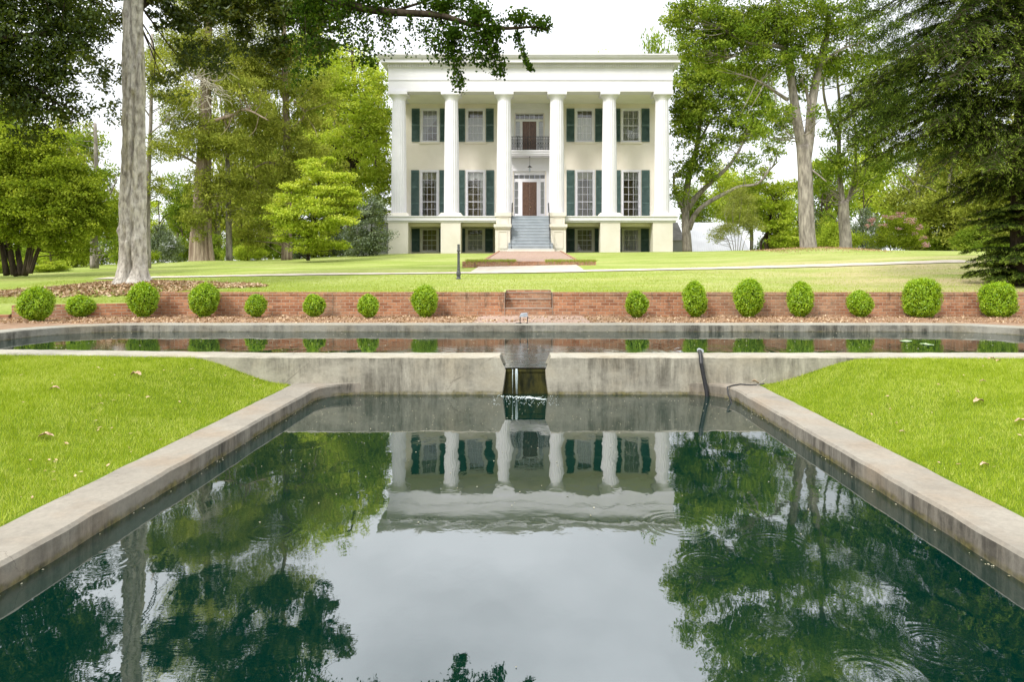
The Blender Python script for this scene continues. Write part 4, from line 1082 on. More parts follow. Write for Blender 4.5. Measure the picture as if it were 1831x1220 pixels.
def tree(name, label, cat, base, limbs, blobs, bark, leaf, L, W, dens, seed, group=None, tw=.5, rmax=.05, **kw):
    """limbs: lists of (px, py, Y) with two radii; blobs: (px, py, Y, half width px, half height px, half depth m)"""
    t = empty(name, tuple(base), label, cat, group)
    rs = np.random.RandomState(seed); mb = MB(); nodes = []
    for pts, r0, r1 in limbs: limb(mb, nodes, [at(*p) if len(p) == 3 and abs(p[0]) > -1e9 else p for p in pts], r0, r1, 10 if r0 > .12 else 7)
    cr = Crown(seed)
    for b in blobs:
        px, py, Y, rx, rz, ry = b[:6]; k2 = dict(kw); k2.update(b[6] if len(b) > 6 else {})
        c = at(px, py, Y); r = (rx * Y / F, ry, rz * Y / F)
        n = int(DK * dens * k2.pop('k', 1.0) ** .7 * (r[0] * r[2]) * 3.14)
        k2['sub'] = k2.get('sub', .2) * .92; k2['spread'] = 1.35
        cr.blob(c, np.array(r) * 1.06, max(n, 30), L * .95, W * .98, **k2)
    twigs(mb, nodes, cr, tw, rs, rmax)
    mb.build('trunk', bark, t, True); cr.build(leaf, t); return t
def gbase(px, Y): x = X_(px, Y); return (x, Y, float(tz(x, Y)))

# ---- the pale, fluted tree on the left: trunk with folds and hollows
Y1 = 20.4
pt = empty('evergreen_tree', gbase(237, Y1), 'tall tree with pale, deeply folded trunk on a leaf strewn mound, dark leaves above', 'tree')
prof = [(508, 33, 237), (503, 30, 237), (496, 27, 237), (480, 25.5, 238), (440, 25, 239), (400, 24, 239), (360, 23.5, 239), (300, 23, 240), (240, 22, 240), (200, 20.5, 240), (150, 20, 240), (100, 19, 239), (50, 18, 239), (0, 17.5, 239), (-120, 16, 240), (-260, 13, 242), (-420, 9, 236), (-600, 4, 240)]
py_ = np.array([p[0] for p in prof])[::-1]; hw_ = np.array([p[1] for p in prof])[::-1]; pc_ = np.array([p[2] for p in prof])[::-1]
nr, na = 260, 72; yy_ = np.linspace(508, -600, nr); V = []
rsn = np.random.RandomState(4)
holes = [(rsn.uniform(-150, 490), rsn.uniform(math.pi, 2 * math.pi), rsn.uniform(9, 26), rsn.uniform(.10, .20)) for _ in range(46)]
holes += [(470, 4.95, 22, .16), (405, 5.0, 14, .16), (385, 5.15, 10, .14), (330, 5.1, 16, .14), (262, 5.05, 12, .15), (440, 4.3, 30, .12), (350, 4.2, 26, .12), (280, 4.15, 20, .13)]
bumps = [(rsn.uniform(-150, 470), rsn.uniform(math.pi, 2 * math.pi), rsn.uniform(4, 9), rsn.uniform(.10, .2)) for _ in range(26)]
for yv in yy_:
    r = .84 * np.interp(yv, py_, hw_) / F * Y1; cx = X_(np.interp(yv, py_, pc_), Y1); z = Z_(yv, Y1)
    for k in range(na):
        a = 2 * math.pi * k / na
        f = 1.02 + .10 * math.cos(5 * a + 1.1 * math.sin(yv * .013) + yv * .004) + .05 * math.cos(9 * a - yv * .011 + 1.5 * math.sin(yv * .02)) + .022 * math.sin(yv * .11 + 3 * a) + .012 * math.sin(yv * .37 + a)
        f -= .40 * max(0, math.cos(2.5 * a + .55 * math.sin(yv * .014 + 2) + .2)) ** 26 * (.55 + .45 * math.sin(yv * .023 + 1)) + .26 * max(0, math.cos(3.5 * a - .7 * math.sin(yv * .019) + 2.2)) ** 30
        if yv > 462: f += .22 * ((yv - 462) / 46) ** 2
        if yv > 470: f += .16 * max(0, (yv - 470) / 38) ** 2 * math.cos(6 * a + .5)
        for (hy, ha, hl, hd) in holes:
            if abs(yv - hy) < hl * 2.2:
                da = (a - ha + math.pi) % (2 * math.pi) - math.pi
                if abs(da) < .6: f -= 2.1 * hd * math.exp(-((yv - hy) / hl) ** 4 - (da / .11) ** 2)
        for (hy, ha, hl, hd) in bumps:
            if abs(yv - hy) < hl * 2.5:
                da = (a - ha + math.pi) % (2 * math.pi) - math.pi
                if abs(da) < .8: f += hd * math.exp(-((yv - hy) / hl) ** 2 - (da / .22) ** 2)
        V.append((cx + r * f * math.cos(a), Y1 + r * f * math.sin(a), z))
q = np.array([(i * na + k, i * na + (k + 1) % na, (i + 1) * na + (k + 1) % na, (i + 1) * na + k) for i in range(nr - 1) for k in range(na)])
np_mesh('trunk', np.array(V), q, M['bark_pale'], pt, smooth=True)
cr = Crown(31); mb = MB(); nodes = []
def P1(px, py, dy=0): return at(px, py, Y1 + dy)
for pts, r0, r1 in (([P1(240, -120), P1(330, -150, .8), P1(430, -110, .5), P1(540, -60, 0)], .16, .03), ([P1(240, -60), P1(150, -110, -.8), P1(60, -60, -1)], .15, .03),
                    ([P1(240, -200), P1(320, -300, -1.5), P1(420, -360, -2)], .14, .03), ([P1(240, -250), P1(160, -350, 1), P1(60, -380, 1)], .13, .03),
                    ([P1(240, 20), P1(300, -20, 1.5), P1(360, 0, 2.6), P1(420, 40, 3)], .12, .02), ([P1(240, -400), P1(300, -500, 0), P1(340, -600, .5)], .1, .02),
                    ([P1(240, -30), P1(200, -60, 1.5), P1(150, -20, 2.5)], .1, .02)): limb(mb, nodes, pts, r0, r1)
for (px, py, dy, rx, rz, ry, k) in ((330, 20, 1.0, 80, 60, 1.0, 1.0), (430, 10, .5, 90, 70, 1.1, 1.1), (530, 20, .3, 75, 60, 1.0, 1.0), (480, 90, 1.2, 80, 45, .9, .8), (570, 75, .4, 45, 50, .7, .8),
                                 (360, 100, 1.8, 70, 45, .9, .55), (300, 150, 1.6, 40, 40, .7, .3), (600, 20, .2, 40, 40, .7, .7), (175, 30, 1.8, 60, 70, .9, .75), (190, 130, 1.8, 45, 50, .8, .45), (200, 200, 1.6, 26, 30, .6, .35),
                                 (400, -130, 0, 170, 90, 1.8, .8), (150, -150, 0, 170, 100, 1.8, .8), (300, -300, 0, 220, 110, 2., .8), (480, -60, -.5, 120, 60, 1.4, .9), (280, -460, 0, 160, 100, 1.8, .7), (560, -100, 0, 60, 60, 1., .7), (60, -60, 0, 120, 80, 1.6, .8)):
    c = P1(px, py, dy); cr.blob(c, (rx / F * Y1, ry, rz / F * Y1), int(820 * k * rx * rz * 3.14 / F / F * Y1 * Y1), .14, .066, sub=.24, up=.2, droop=.25, shell=.45)
twigs(mb, nodes, cr, .12, np.random.RandomState(2), .03, 2.2)
mb.build('limbs', M['bark_dark'], pt, True); cr.build(M['lf_magnolia'], pt)

# ---- dark tree at the far left, trunk just outside the picture
bl = [(20, 40, 17.5, 110, 80, 1.3), (110, 20, 17.5, 70, 60, 1.0), (120, 110, 17.8, 60, 55, .9), (30, 150, 17.5, 100, 60, 1.2), (80, 200, 17.8, 60, 40, .8, dict(k=.8)), (140, 190, 18, 35, 30, .6, dict(k=.6)),
      (-60, 60, 17, 90, 120, 1.4), (10, -90, 17.5, 130, 90, 1.6), (-60, -200, 17.5, 160, 110, 2.0), (60, 240, 18, 40, 25, .6, dict(k=.4)), (160, 60, 17.8, 30, 50, .6, dict(k=.6)), (-150, 150, 17, 80, 100, 1.5, dict(k=.5))]
tree('evergreen_tree', 'dark dense evergreen tree filling the upper left corner, its trunk beyond the picture edge', 'tree', (X_(-190, 17.5), 17.5, .7),
     [([(-190, 580, 17.5), (-188, 300, 17.5), (-180, 60, 17.5), (-150, -180, 17.5)], .32, .08), ([(-186, 180, 17.5), (-60, 90, 17.3), (80, 60, 17.5), (150, 80, 17.7)], .14, .02), ([(-186, 260, 17.5), (-80, 170, 17.3), (40, 150, 17.6), (110, 190, 17.8)], .12, .02), ([(-180, 20, 17.5), (-60, -80, 17.3), (60, -90, 17.5)], .12, .02)],
     bl, M['bark_dark'], M['lf_dark'], .12, .055, 360, 41, tw=.25, sub=.24, up=.2, droop=.5, shell=.4)

# ---- tree leaning over the pool: drooping sprays of fan-shaped leaves
gk = empty('overhanging_tree', (-8.6, 7.6, .5), 'tree outside the left edge whose dark leafy branch droops across the sky before the mansion', 'tree')
YG = 11.3
mb = MB(); nodes = []
def PG(px, py, dy=0): return at(px, py, YG + dy)
limb(mb, nodes, [(-8.6, 7.6, .4), (-8.5, 7.7, 3.), (-8.3, 7.9, 5.2), (-8.1, 8.1, 8.)], .28, .10)
limb(mb, nodes, [(-8.4, 7.8, 4.6), (-6.8, 9.0, 6.3), PG(500, -40, -.3), PG(600, 3), PG(690, 20), PG(780, 26), PG(840, 42), PG(900, 50), PG(950, 48), PG(985, 52)], .11, .008, n=9)
limb(mb, nodes, [PG(700, 21), PG(750, 5, .2), PG(810, -12, .3), PG(870, -5, .3)], .03, .006, n=6)
limb(mb, nodes, [PG(830, 38), PG(870, 75, -.1), PG(885, 110, -.1)], .014, .004, n=5)
limb(mb, nodes, [(-8.3, 7.9, 5.6), (-6.4, 7.8, 7.6), (-4.2, 7.6, 8.2), (-2., 7.6, 8.0)], .09, .015, n=7)
cr = Crown(51); rs = cr.rs
def spray(p0, p1, n, wid, L=.05):
    """leaves clustered along a drooping shoot"""
    p0 = np.array(p0); p1 = np.array(p1); c = np.array(curve([p0, (p0 + p1) / 2 + rs.normal(size=3) * .05, p1], 8))
    mb.tube(list(c), list(np.linspace(.007, .002, len(c))), 4, False)
    u = rs.rand(n); i = (u * (len(c) - 1)).astype(int)
    ww = wid * (.35 + .65 * np.sin(np.clip(u, .05, 1) * 2.9))
    P = c[i] + rs.normal(size=(n, 3)) * ww[:, None] * np.array((1, 1, .8))
    cr.pts(P, L, L * .95, tone=rs.rand(n) * .8, up=.05, droop=.8)
for (x0, y0, x1, y1, n, wd_) in ((640, 12, 650, 118, 260, .10), (655, 14, 668, 125, 200, .08), (700, 22, 690, 100, 130, .10), (672, 15, 690, 70, 90, .10), (733, 30, 728, 104, 110, .06), (690, 22, 704, 58, 100, .1),
                                (752, 40, 800, 112, 300, .13), (790, 35, 822, 166, 420, .09), (815, 40, 829, 158, 200, .05), (770, 35, 790, 90, 260, .14), (830, 45, 850, 118, 260, .10), (850, 50, 862, 118, 200, .09),
                                (870, 60, 890, 140, 330, .09), (885, 80, 901, 138, 160, .06), (925, 58, 948, 122, 170, .05), (935, 80, 952, 128, 100, .04), (800, 60, 835, 110, 240, .14), (600, 5, 610, 80, 220, .12), (570, 0, 585, 110, 260, .14), (620, 10, 630, 90, 160, .1), (545, 0, 560, 150, 260, .14), (525, -10, 530, 165, 240, .14)):
    spray(PG(x0, y0, rs.uniform(-.3, .3)), PG(x1, y1, rs.uniform(-.3, .3)), int(n * 1.25), wd_)
for (px, py, rx, rz, n, dy) in ((700, 0, 70, 22, 700, .1), (780, 8, 60, 26, 900, .1), (850, 20, 45, 30, 750, 0), (880, 62, 38, 34, 700, 0), (810, 60, 35, 25, 420, 0), (930, 32, 38, 16, 330, 0), (965, 42, 28, 17, 300, 0), (620, -5, 60, 25, 500, 0), (560, 10, 40, 40, 450, 0),
                                (760, -60, 120, 40, 700, .2), (900, -40, 40, 20, 120, .2), (600, -80, 100, 60, 700, 0)):
    c = PG(px, py, dy); cr.blob(c, (rx / F * YG, .35, rz / F * YG), int(n * 1.2), .052, .050, sub=.3, up=.1, droop=.5, shell=.7, nsub=24, flat=1.)
for (px, n) in ((520, 500), (-20, 0)):
    if n: cr.blob(at(px, -200, 7.8), (1.4, 1.0, .6), n, .06, .055, sub=.3, up=.1, droop=.5, shell=.7)
mb.build('trunk', M['bark_dark'], gk, True); cr.build(M['lf_ginkgo'], gk)

# ---- left background trees
tree('cedar_tree', 'old cedar with broad flared trunk and shaggy olive foliage left of the lawn path', 'tree', gbase(360, 42),
     [([(361, 473, 42), (360, 462, 42), (359, 430, 42), (361, 390, 42), (363, 330, 42), (366, 250, 42), (368, 150, 42), (372, 40, 42), (376, -120, 42)], .80, .16),
      ([(364, 300, 42), (330, 280, 41.5), (300, 260, 41)], .10, .03), ([(366, 222, 42), (410, 208, 41), (440, 196, 40.5), (480, 215, 40)], .16, .03), ([(367, 200, 42), (330, 170, 41), (310, 150, 41)], .09, .02)]
     + [([(361 + s * 9, 474, 41.6 + abs(s) * .1), (361 + s * 7, 440, 41.7), (361 + s * 5, 400, 41.8), (362 + s * 4, 340, 41.9)], .16, .08) for s in (-2.2, -1.2, 0, 1.2, 2.2)],
     [(352, 380, 41.2, 26, 50, .9, dict(k=1.0, droop=1.)), (345, 250, 41, 60, 45, 1.6), (320, 200, 41, 45, 40, 1.5), (400, 250, 41, 45, 40, 1.5), (375, 320, 41.5, 50, 28, 1.2, dict(k=.7)), (300, 270, 41, 30, 20, 1., dict(k=.7)),
      (380, 120, 41.5, 70, 60, 2.0), (440, 170, 41, 50, 40, 1.6), (320, 90, 41, 60, 60, 2.), (400, 20, 42, 80, 70, 2.4, dict(k=.7)), (330, -80, 42, 90, 80, 2.6, dict(k=.6)), (390, 345, 41.5, 30, 20, .9, dict(k=.6)), (410, -180, 42, 80, 70, 2.4, dict(k=.5))],
     M['bark_cedar'], M['lf_cedar'], .20, .055, 190, 61, tw=.5, sub=.2, up=.1, droop=.5, shell=.45)
# dead pale twigs in front of the cedar's crown
dt = empty('dead_branch', tuple(at(362, 195, 41)), 'tangle of bare pale twigs hanging in the cedar crown', 'dead branch'); mb = MB(); rs = np.random.RandomState(8)
for k in range(46):
    p = at(360 + rs.uniform(-14, 14), 140 + rs.uniform(-25, 40), 39.3); pts = [p]
    a = rs.uniform(0, 2 * math.pi); a = a if rs.rand() < .4 else rs.uniform(3.3, 6.1)
    for j in range(6):
        a += rs.normal(0, .5); p = p + np.array((math.cos(a) * .34, rs.normal(0, .12), math.sin(a) * .30)); pts.append(p)
    mb.tube(pts, list(np.linspace(.028, .008, 7)), 4, False)
mb.build('twigs', M['twig_pale'], dt)
tree('cedar_tree', 'slim straight tree with bare grey trunk just right of the flared cedar', 'tree', gbase(409, 43),
     [([(410, 472, 43), (409, 400, 43), (407, 300, 43), (405, 180, 43), (404, 20, 43)], .21, .06), ([(409, 385, 43), (420, 376, 42.6), (432, 372, 42)], .05, .02)],
     [(420, 330, 42.6, 30, 25, .9, dict(k=.6)), (430, 380, 42.5, 26, 20, .8, dict(k=.6)), (425, 240, 43, 40, 50, 1.5, dict(k=.8)), (410, 120, 43.5, 50, 60, 1.8, dict(k=.8))],
     M['bark_grey'], M['lf_cedar'], .20, .06, 170, 62, tw=.5, sub=.22, up=.1, droop=.4)
tree('cedar_tree', 'tall olive foliaged cedar with reddish trunk behind the bright layered tree', 'tree', gbase(513, 45),
     [([(513, 468, 45), (513, 420, 45), (514, 330, 45), (512, 220, 45), (508, 80, 45), (505, -100, 45)], .36, .12), ([(513, 300, 45), (480, 290, 44), (455, 300, 43.5)], .12, .04), ([(513, 240, 45), (545, 205, 44.5), (525, 180, 44)], .12, .03), ([(512, 340, 45), (470, 330, 44), (440, 310, 43)], .09, .02)],
     [(500, 300, 44, 55, 50, 1.8), (460, 350, 43.5, 45, 40, 1.4), (540, 270, 44.5, 45, 50, 1.6), (480, 220, 44.5, 60, 45, 2.), (520, 130, 45, 70, 60, 2.2), (560, 180, 45, 50, 50, 1.8), (450, 120, 45, 50, 60, 2.), (500, 20, 45, 80, 60, 2.4, dict(k=.7)), (480, 400, 44, 30, 22, 1., dict(k=.6)), (510, -90, 45, 80, 60, 2.4, dict(k=.6)), (445, 425, 44, 35, 25, 1.)],
     M['bark_cedar'], M['lf_cedar'], .20, .055, 185, 63, tw=.5, sub=.2, up=.1, droop=.6)
tree('leafy_tree', 'large fresh green tree rising between the olive cedar and the mansion', 'tree', gbase(628, 56),
     [([(628, 462, 56), (628, 380, 56), (632, 290, 56), (636, 200, 56), (630, 90, 56)], .42, .12), ([(630, 290, 56), (605, 270, 55), (585, 250, 54.5)], .18, .05), ([(632, 300, 56), (650, 262, 55), (640, 240, 54.5), (610, 246, 54)], .16, .04), ([(634, 250, 56), (660, 200, 55.5), (675, 180, 55)], .14, .03)],
     [(650, 190, 55, 45, 50, 2.2), (600, 160, 55, 55, 45, 2.2), (660, 280, 54.5, 40, 50, 2.), (600, 250, 54, 50, 40, 2.), (570, 300, 54.5, 45, 40, 1.8, dict(k=.8)), (640, 340, 54.5, 45, 35, 1.8), (620, 100, 56, 50, 40, 2., dict(k=.8)), (665, 230, 55, 35, 40, 1.8), (680, 380, 55, 25, 40, 1.4), (665, 140, 56, 30, 30, 1.4, dict(k=.6)), (560, 90, 56, 50, 40, 2., dict(k=.6)), (688, 330, 55, 18, 60, 1.2)],
     M['bark_dark'], M['lf_bright'], .26, .12, 70, 64, tw=.6, sub=.2, up=.35, droop=.1)
tree('leafy_tree', 'dark narrow tree whose top shows beside the left end of the mansion cornice', 'tree', gbase(668, 62),
     [([(675, 455, 62), (674, 300, 62), (676, 180, 62), (676, 110, 62)], .3, .06)], [(678, 150, 62, 22, 35, 1.6), (690, 210, 62, 12, 50, 1.2), (668, 115, 62, 16, 20, 1.)],
     M['bark_dark'], M['lf_mid'], .26, .11, 80, 65, tw=.4, sub=.25)
# bright layered tree
dl = [(560, 300, 39.5, 30, 9, 1.0), (610, 318, 39.5, 32, 8, 1.0), (585, 345, 39, 45, 10, 1.3), (520, 355, 39, 34, 9, 1.1), (618, 362, 39, 30, 9, 1.0), (550, 380, 38.6, 55, 11, 1.5), (500, 392, 38.8, 28, 10, 1.), (600, 392, 38.8, 42, 10, 1.2), (535, 415, 38.8, 40, 9, 1.2), (575, 430, 39, 30, 10, 1., dict(k=.5)), (590, 285, 39.8, 18, 7, .7), (548, 330, 39.4, 28, 8, .9), (632, 345, 39.3, 16, 8, .7), (505, 425, 39, 18, 9, .7), (575, 318, 39.4, 48, 12, 1.3), (560, 362, 38.9, 60, 13, 1.5), (600, 340, 38.8, 40, 10, 1.2), (530, 340, 39.2, 30, 12, 1.), (495, 372, 38.9, 26, 10, .9), (520, 400, 38.9, 40, 12, 1.2), (570, 405, 39, 50, 12, 1.4), (620, 378, 39.2, 28, 12, 1.), (545, 440, 39.2, 40, 14, 1.2, dict(k=.6)), (600, 440, 39.4, 30, 14, 1., dict(k=.6)), (550, 288, 39.8, 22, 8, .8)]
tree('flowering_tree', 'small tree with bright yellow green leaves in flat layers on the left slope', 'tree', gbase(550, 40),
     [([(551, 466, 40), (553, 440, 40), (560, 400, 39.9), (568, 350, 39.7), (572, 300, 39.6)], .11, .04), ([(555, 430, 40), (535, 400, 39.5), (515, 385, 39.2)], .05, .02), ([(560, 400, 39.9), (590, 385, 39.5), (612, 370, 39.2)], .05, .02), ([(566, 370, 39.8), (540, 350, 39.4), (522, 350, 39.2)], .04, .015), ([(568, 340, 39.7), (600, 325, 39.5), (615, 318, 39.4)], .04, .015)],
     dl, M['bark_dark'], M['lf_bright'], .15, .09, 300, 66, tw=.7, rmax=.03, sub=.33, up=.8, flat=.42, shell=.6, tone=.1, nsub=13)
tree('camellia_bush', 'tall grey green glossy bush against the left end of the mansion', 'bush', gbase(655, 47),
     [([(650, 462, 47), (648, 420, 47), (640, 380, 47)], .06, .02), ([(660, 462, 47), (665, 400, 47), (668, 360, 47)], .06, .02)],
     [(655, 420, 46.6, 40, 38, 1.5), (640, 440, 46.4, 35, 20, 1.3), (668, 375, 46.8, 24, 25, 1.1), (645, 385, 46.8, 26, 20, 1.1), (672, 430, 46.4, 18, 26, 1.)],
     M['bark_dark'], M['lf_grey'], .13, .08, 260, 67, tw=.4, sub=.2)
# large bright shrub at the left
tree('multi_stem_shrub', 'big yellow green shrub on many dark stems at the left picture edge', 'shrub', gbase(45, 27),
     [([(x0, 492, 27), (x1, 430, 27 + d), (x2, 350, 27 + d)], .12, .04) for x0, x1, x2, d in ((25, 15, -10, 0), (38, 30, 30, .3), (44, 55, 70, -.3), (30, 5, -40, .5), (12, 0, -30, .2))] + [([(x0, 489, 26.6), (x1, 440, 26.5), (x2, 400, 26.4)], .05, .02) for x0, x1, x2 in ((50, 62, 80), (52, 70, 100), (56, 75, 120), (48, 56, 60))],
     [(40, 290, 26.5, 75, 55, 1.4), (-30, 310, 26.5, 70, 70, 1.5), (110, 330, 26.3, 50, 50, 1.1), (60, 370, 26, 80, 45, 1.2), (130, 390, 26.3, 45, 38, 1.), (10, 400, 26.4, 60, 35, 1.1, dict(k=.7)), (150, 350, 26.6, 32, 40, .9), (75, 250, 26.8, 40, 25, 1.), (95, 425, 26.2, 30, 22, .7, dict(k=.6)), (-80, 400, 26.5, 60, 70, 1.4, dict(k=.7)), (100, 300, 26.8, 55, 45, 1.3), (20, 345, 26.4, 80, 50, 1.4), (160, 400, 26.6, 40, 35, 1.), (60, 420, 26.8, 60, 30, 1., dict(k=.8)), (0, 240, 26.8, 50, 30, 1.2), (185, 370, 26.8, 26, 34, .8, dict(k=.7)), (120, 445, 26.8, 40, 20, .8, dict(k=.6))],
     M['bark_dark'], M['lf_shrub'], .115, .062, 560, 68, tw=.12, rmax=.03, sub=.2, up=.5, shell=.35)
tree('leafy_tree', 'tree with short pale trunk and loose leaves right of the big yellow green shrub', 'tree', gbase(168, 33),
     [([(169, 480, 33), (168, 440, 33), (170, 380, 33), (172, 300, 33), (170, 220, 33)], .20, .07), ([(170, 390, 33), (195, 350, 32.8), (210, 320, 32.5)], .07, .02)],
     [(175, 400, 32.8, 32, 28, 1., dict(k=.8)), (200, 370, 32.6, 28, 30, .9, dict(k=.7)), (165, 340, 33, 30, 35, 1., dict(k=.7)), (150, 250, 33, 30, 30, 1., dict(k=.4)), (205, 440, 32.8, 20, 20, .7, dict(k=.6)), (190, 310, 33, 26, 22, .8, dict(k=.5))],
     M['bark_grey'], M['lf_mid'], .15, .08, 270, 69, tw=.6, sub=.25)
tree('pine_tree', 'slim tree with thin trunk close behind the pale folded trunk', 'tree', gbase(264, 30),
     [([(264, 480, 30), (263, 400, 30), (266, 300, 30), (270, 200, 30), (272, 60, 30)], .15, .05), ([(268, 240, 30), (285, 225, 29.8), (300, 215, 29.6)], .04, .012), ([(269, 210, 30), (255, 190, 29.8), (240, 180, 29.7)], .04, .012)],
     [(285, 260, 29.8, 30, 30, .8, dict(k=.45)), (275, 340, 30, 25, 35, .7, dict(k=.5)), (310, 170, 30, 50, 40, 1., dict(k=.5)), (280, 130, 30, 40, 40, 1., dict(k=.7))],
     M['bark_grey'], M['lf_cedar'], .15, .05, 300, 70, tw=.6, sub=.25)
# ---- background rows (copies of three prototypes)
def proto(seed, leaf, bark, L, W, n, shape):
    cr = Crown(seed); mb = MB(); nodes = []
    limb(mb, nodes, [(0, 0, -.4), (.05, 0, .25), (0, .02, .6), (.03, 0, .9)], .028, .008)
    for k in range(5):
        a = k * 1.3; limb(mb, nodes, [(0, 0, .28 + k * .1), (.13 * math.cos(a), .13 * math.sin(a), .42 + k * .09), (.26 * math.cos(a), .26 * math.sin(a), .5 + k * .08)], .012, .004, 5, 3)
    for (x, y, z, rx, rz) in shape: cr.blob((x, y, z), (rx, rx, rz), int(n * rx * rz * 42), L, W, sub=.26, up=.4, shell=.4, spread=1.3)
    twigs(mb, nodes, cr, .3, np.random.RandomState(seed), .004, .5)
    t = empty('background_tree', (0, 0, 0), 'x', 'tree'); mb.build('trunk', bark, t, True); cr.build(leaf, t); return t
S1 = [(0, 0, .62, .30, .24), (.16, .05, .5, .2, .15), (-.18, 0, .5, .2, .16), (.05, .1, .82, .2, .16), (-.1, -.1, .75, .18, .14), (.0, -.15, .42, .22, .12)]
S2 = [(0, 0, .5, .24, .3), (.1, 0, .75, .16, .2), (-.12, 0, .4, .2, .2), (.14, -.05, .35, .18, .18), (-.05, 0, .88, .1, .12), (0, -.1, .2, .26, .16)]
S3 = [(0, 0, .28, .34, .26), (.3, 0, .22, .26, .2), (-.3, .05, .24, .28, .22), (.05, -.1, .12, .4, .14), (0, 0, .45, .2, .16), (-.15, 0, .4, .2, .16)]
protos = {'mid': proto(81, M['lf_mid'], M['bark_grey'], .028, .016, 900, S1), 'bright': proto(82, M['lf_bright'], M['bark_grey'], .028, .016, 900, S1), 'cedar': proto(83, M['lf_cedar'], M['bark_grey'], .03, .011, 1000, S2),
          'hedge': proto(84, M['lf_mid'], M['bark_dark'], .034, .020, 800, S3), 'brighthedge': proto(85, M['lf_bright'], M['bark_dark'], .034, .020, 800, S3), 'grey': proto(86, M['lf_grey'], M['bark_dark'], .03, .016, 900, S3)}
used = set()
def put(kind, px, Y, top, wd_, label, grp, rz=0., base=None, name='background_tree', cat='tree'):
    """top: picture row its top reaches; wd_: width in picture pixels"""
    src = protos[kind]; x = X_(px, Y); z0 = float(tz(x, Y)) - .05; h = Z_(top, Y) - z0; sw = wd_ / F * Y
    if kind in used: o = src.copy(); COL.objects.link(o); kids = [c.copy() for c in src.children]
    else: o = src; kids = []; used.add(kind)
    for c in kids: COL.objects.link(c); c.parent = o
    hh = {'mid': 1.0, 'bright': 1.0, 'cedar': 1.02, 'hedge': .62, 'brighthedge': .62, 'grey': .62}[kind]; ww = {'mid': .72, 'bright': .72, 'cedar': .6, 'hedge': 1.15, 'brighthedge': 1.15, 'grey': 1.15}[kind]
    o.name = name; o.location = (x, Y, z0); o.rotation_euler = (0, 0, rz); o.scale = (sw / ww, sw / ww, h / hh)
    o['label'] = label; o['category'] = cat; o['group'] = grp; return o
GL = 'trees in the background left of the mansion'; GR = 'trees in the background right of the mansion'
put('mid', 95, 62, 210, 130, 'mid green background tree rising behind the big shrub at the left edge', GL, .4)
put('cedar', 215, 70, 330, 90, 'small olive background tree seen behind the pale folded trunk', GL, 1.)
put('mid', 318, 75, 300, 80, 'distant low tree between pale folded trunk and flared cedar', GL, 2.)
put('cedar', 455, 66, 60, 120, 'tall olive background tree behind the slim bare trunk', GL, .7)
put('mid', 560, 70, 40, 150, 'tall mid green background tree behind the olive cedar', GL, 1.9)
put('bright', 640, 72, 90, 130, 'bright background tree nearest the left side of the mansion', GL, 2.7)
put('mid', -60, 58, 120, 190, 'background tree cut off by the left picture edge', GL, 3.1)
put('mid', 20, 75, 160, 120, 'far tree above the left shrub, behind the others', GL, 5.1)
GH = 'low shrubs along the left edge of the lawn'
for i, (k, px, Y, top, wd_, lb) in enumerate((('hedge', -20, 36, 400, 150, 'low shrub at the left picture edge under the big shrub'), ('brighthedge', 120, 37, 425, 110, 'bright low shrub left of the short pale trunk'), ('hedge', 225, 40, 420, 100, 'low green shrub behind the pale folded trunk'),
        ('grey', 285, 50, 395, 80, 'grey green rounded shrub between the pale trunk and the cedar'), ('hedge', 325, 55, 420, 60, 'dark shrub directly left of the flared cedar trunk'), ('hedge', 430, 50, 405, 90, 'dark green shrub right of the slim bare trunk'),
        ('hedge', 480, 52, 412, 80, 'dark shrub at the foot of the olive cedar, left side'), ('brighthedge', 560, 50, 400, 110, 'fresh green shrub under the bright layered tree'), ('grey', 610, 50, 405, 70, 'grey shrub left of the tall glossy bush'),
        ('brighthedge', 20, 31, 455, 90, 'ivy like bright undergrowth at the foot of the big shrub'), ('brighthedge', 90, 31.5, 462, 80, 'low bright undergrowth right of the big shrub stems'), ('hedge', 385, 53, 415, 60, 'shrub between the two bare trunks left of the mansion'))):
    put(k, px, Y, top, wd_, lb, GH, i * 1.1, name='background_shrub', cat='shrub')

for (k, px, Y, top, wd_, lb) in (('mid', 150, 66, 330, 120, 'rounded background tree low behind the short pale trunk'), ('bright', 250, 80, 350, 110, 'pale far tree seen right of the pale folded trunk'), ('cedar', 400, 78, 130, 110, 'olive far tree between flared cedar and slim bare trunk'),
        ('mid', 480, 74, 170, 120, 'green far tree behind the olive cedar, left side'), ('cedar', 600, 66, 150, 120, 'olive tree right behind the large fresh green tree'), ('mid', 520, 62, 300, 140, 'low broad tree behind the bright layered tree'),
        ('bright', 350, 80, 330, 120, 'pale far tree behind the flared cedar trunk'), ('cedar', 120, 56, 180, 130, 'olive tree over the big left shrub'), ('cedar', 10, 60, 130, 150, 'olive tree above the left picture edge shrub'), ('bright', 440, 84, 300, 110, 'pale far tree right of the slim bare trunk')):
    put(k, px, Y, top, wd_, lb, GL, px * .37)
for i, (k, px, Y, top, wd_, lb) in enumerate((('hedge', 160, 42, 415, 110, 'dark green shrub behind the short pale trunk'), ('brighthedge', 250, 46, 430, 80, 'small bright shrub between the two leftmost pale trunks'), ('hedge', 510, 56, 385, 110, 'tall dark shrub behind the olive cedar trunk'), ('brighthedge', 445, 47, 425, 70, 'bright shrub between slim bare trunk and olive cedar'),
        ('hedge', 590, 54, 390, 120, 'tall green shrub behind the bright layered tree'), ('hedge', 60, 40, 410, 140, 'dark shrub behind the stems of the big left shrub'), ('grey', 535, 48, 420, 60, 'small grey green shrub right of the olive cedar trunk'))):
    put(k, px, Y, top, wd_, lb, GH, i * .9 + .3, name='background_shrub', cat='shrub')

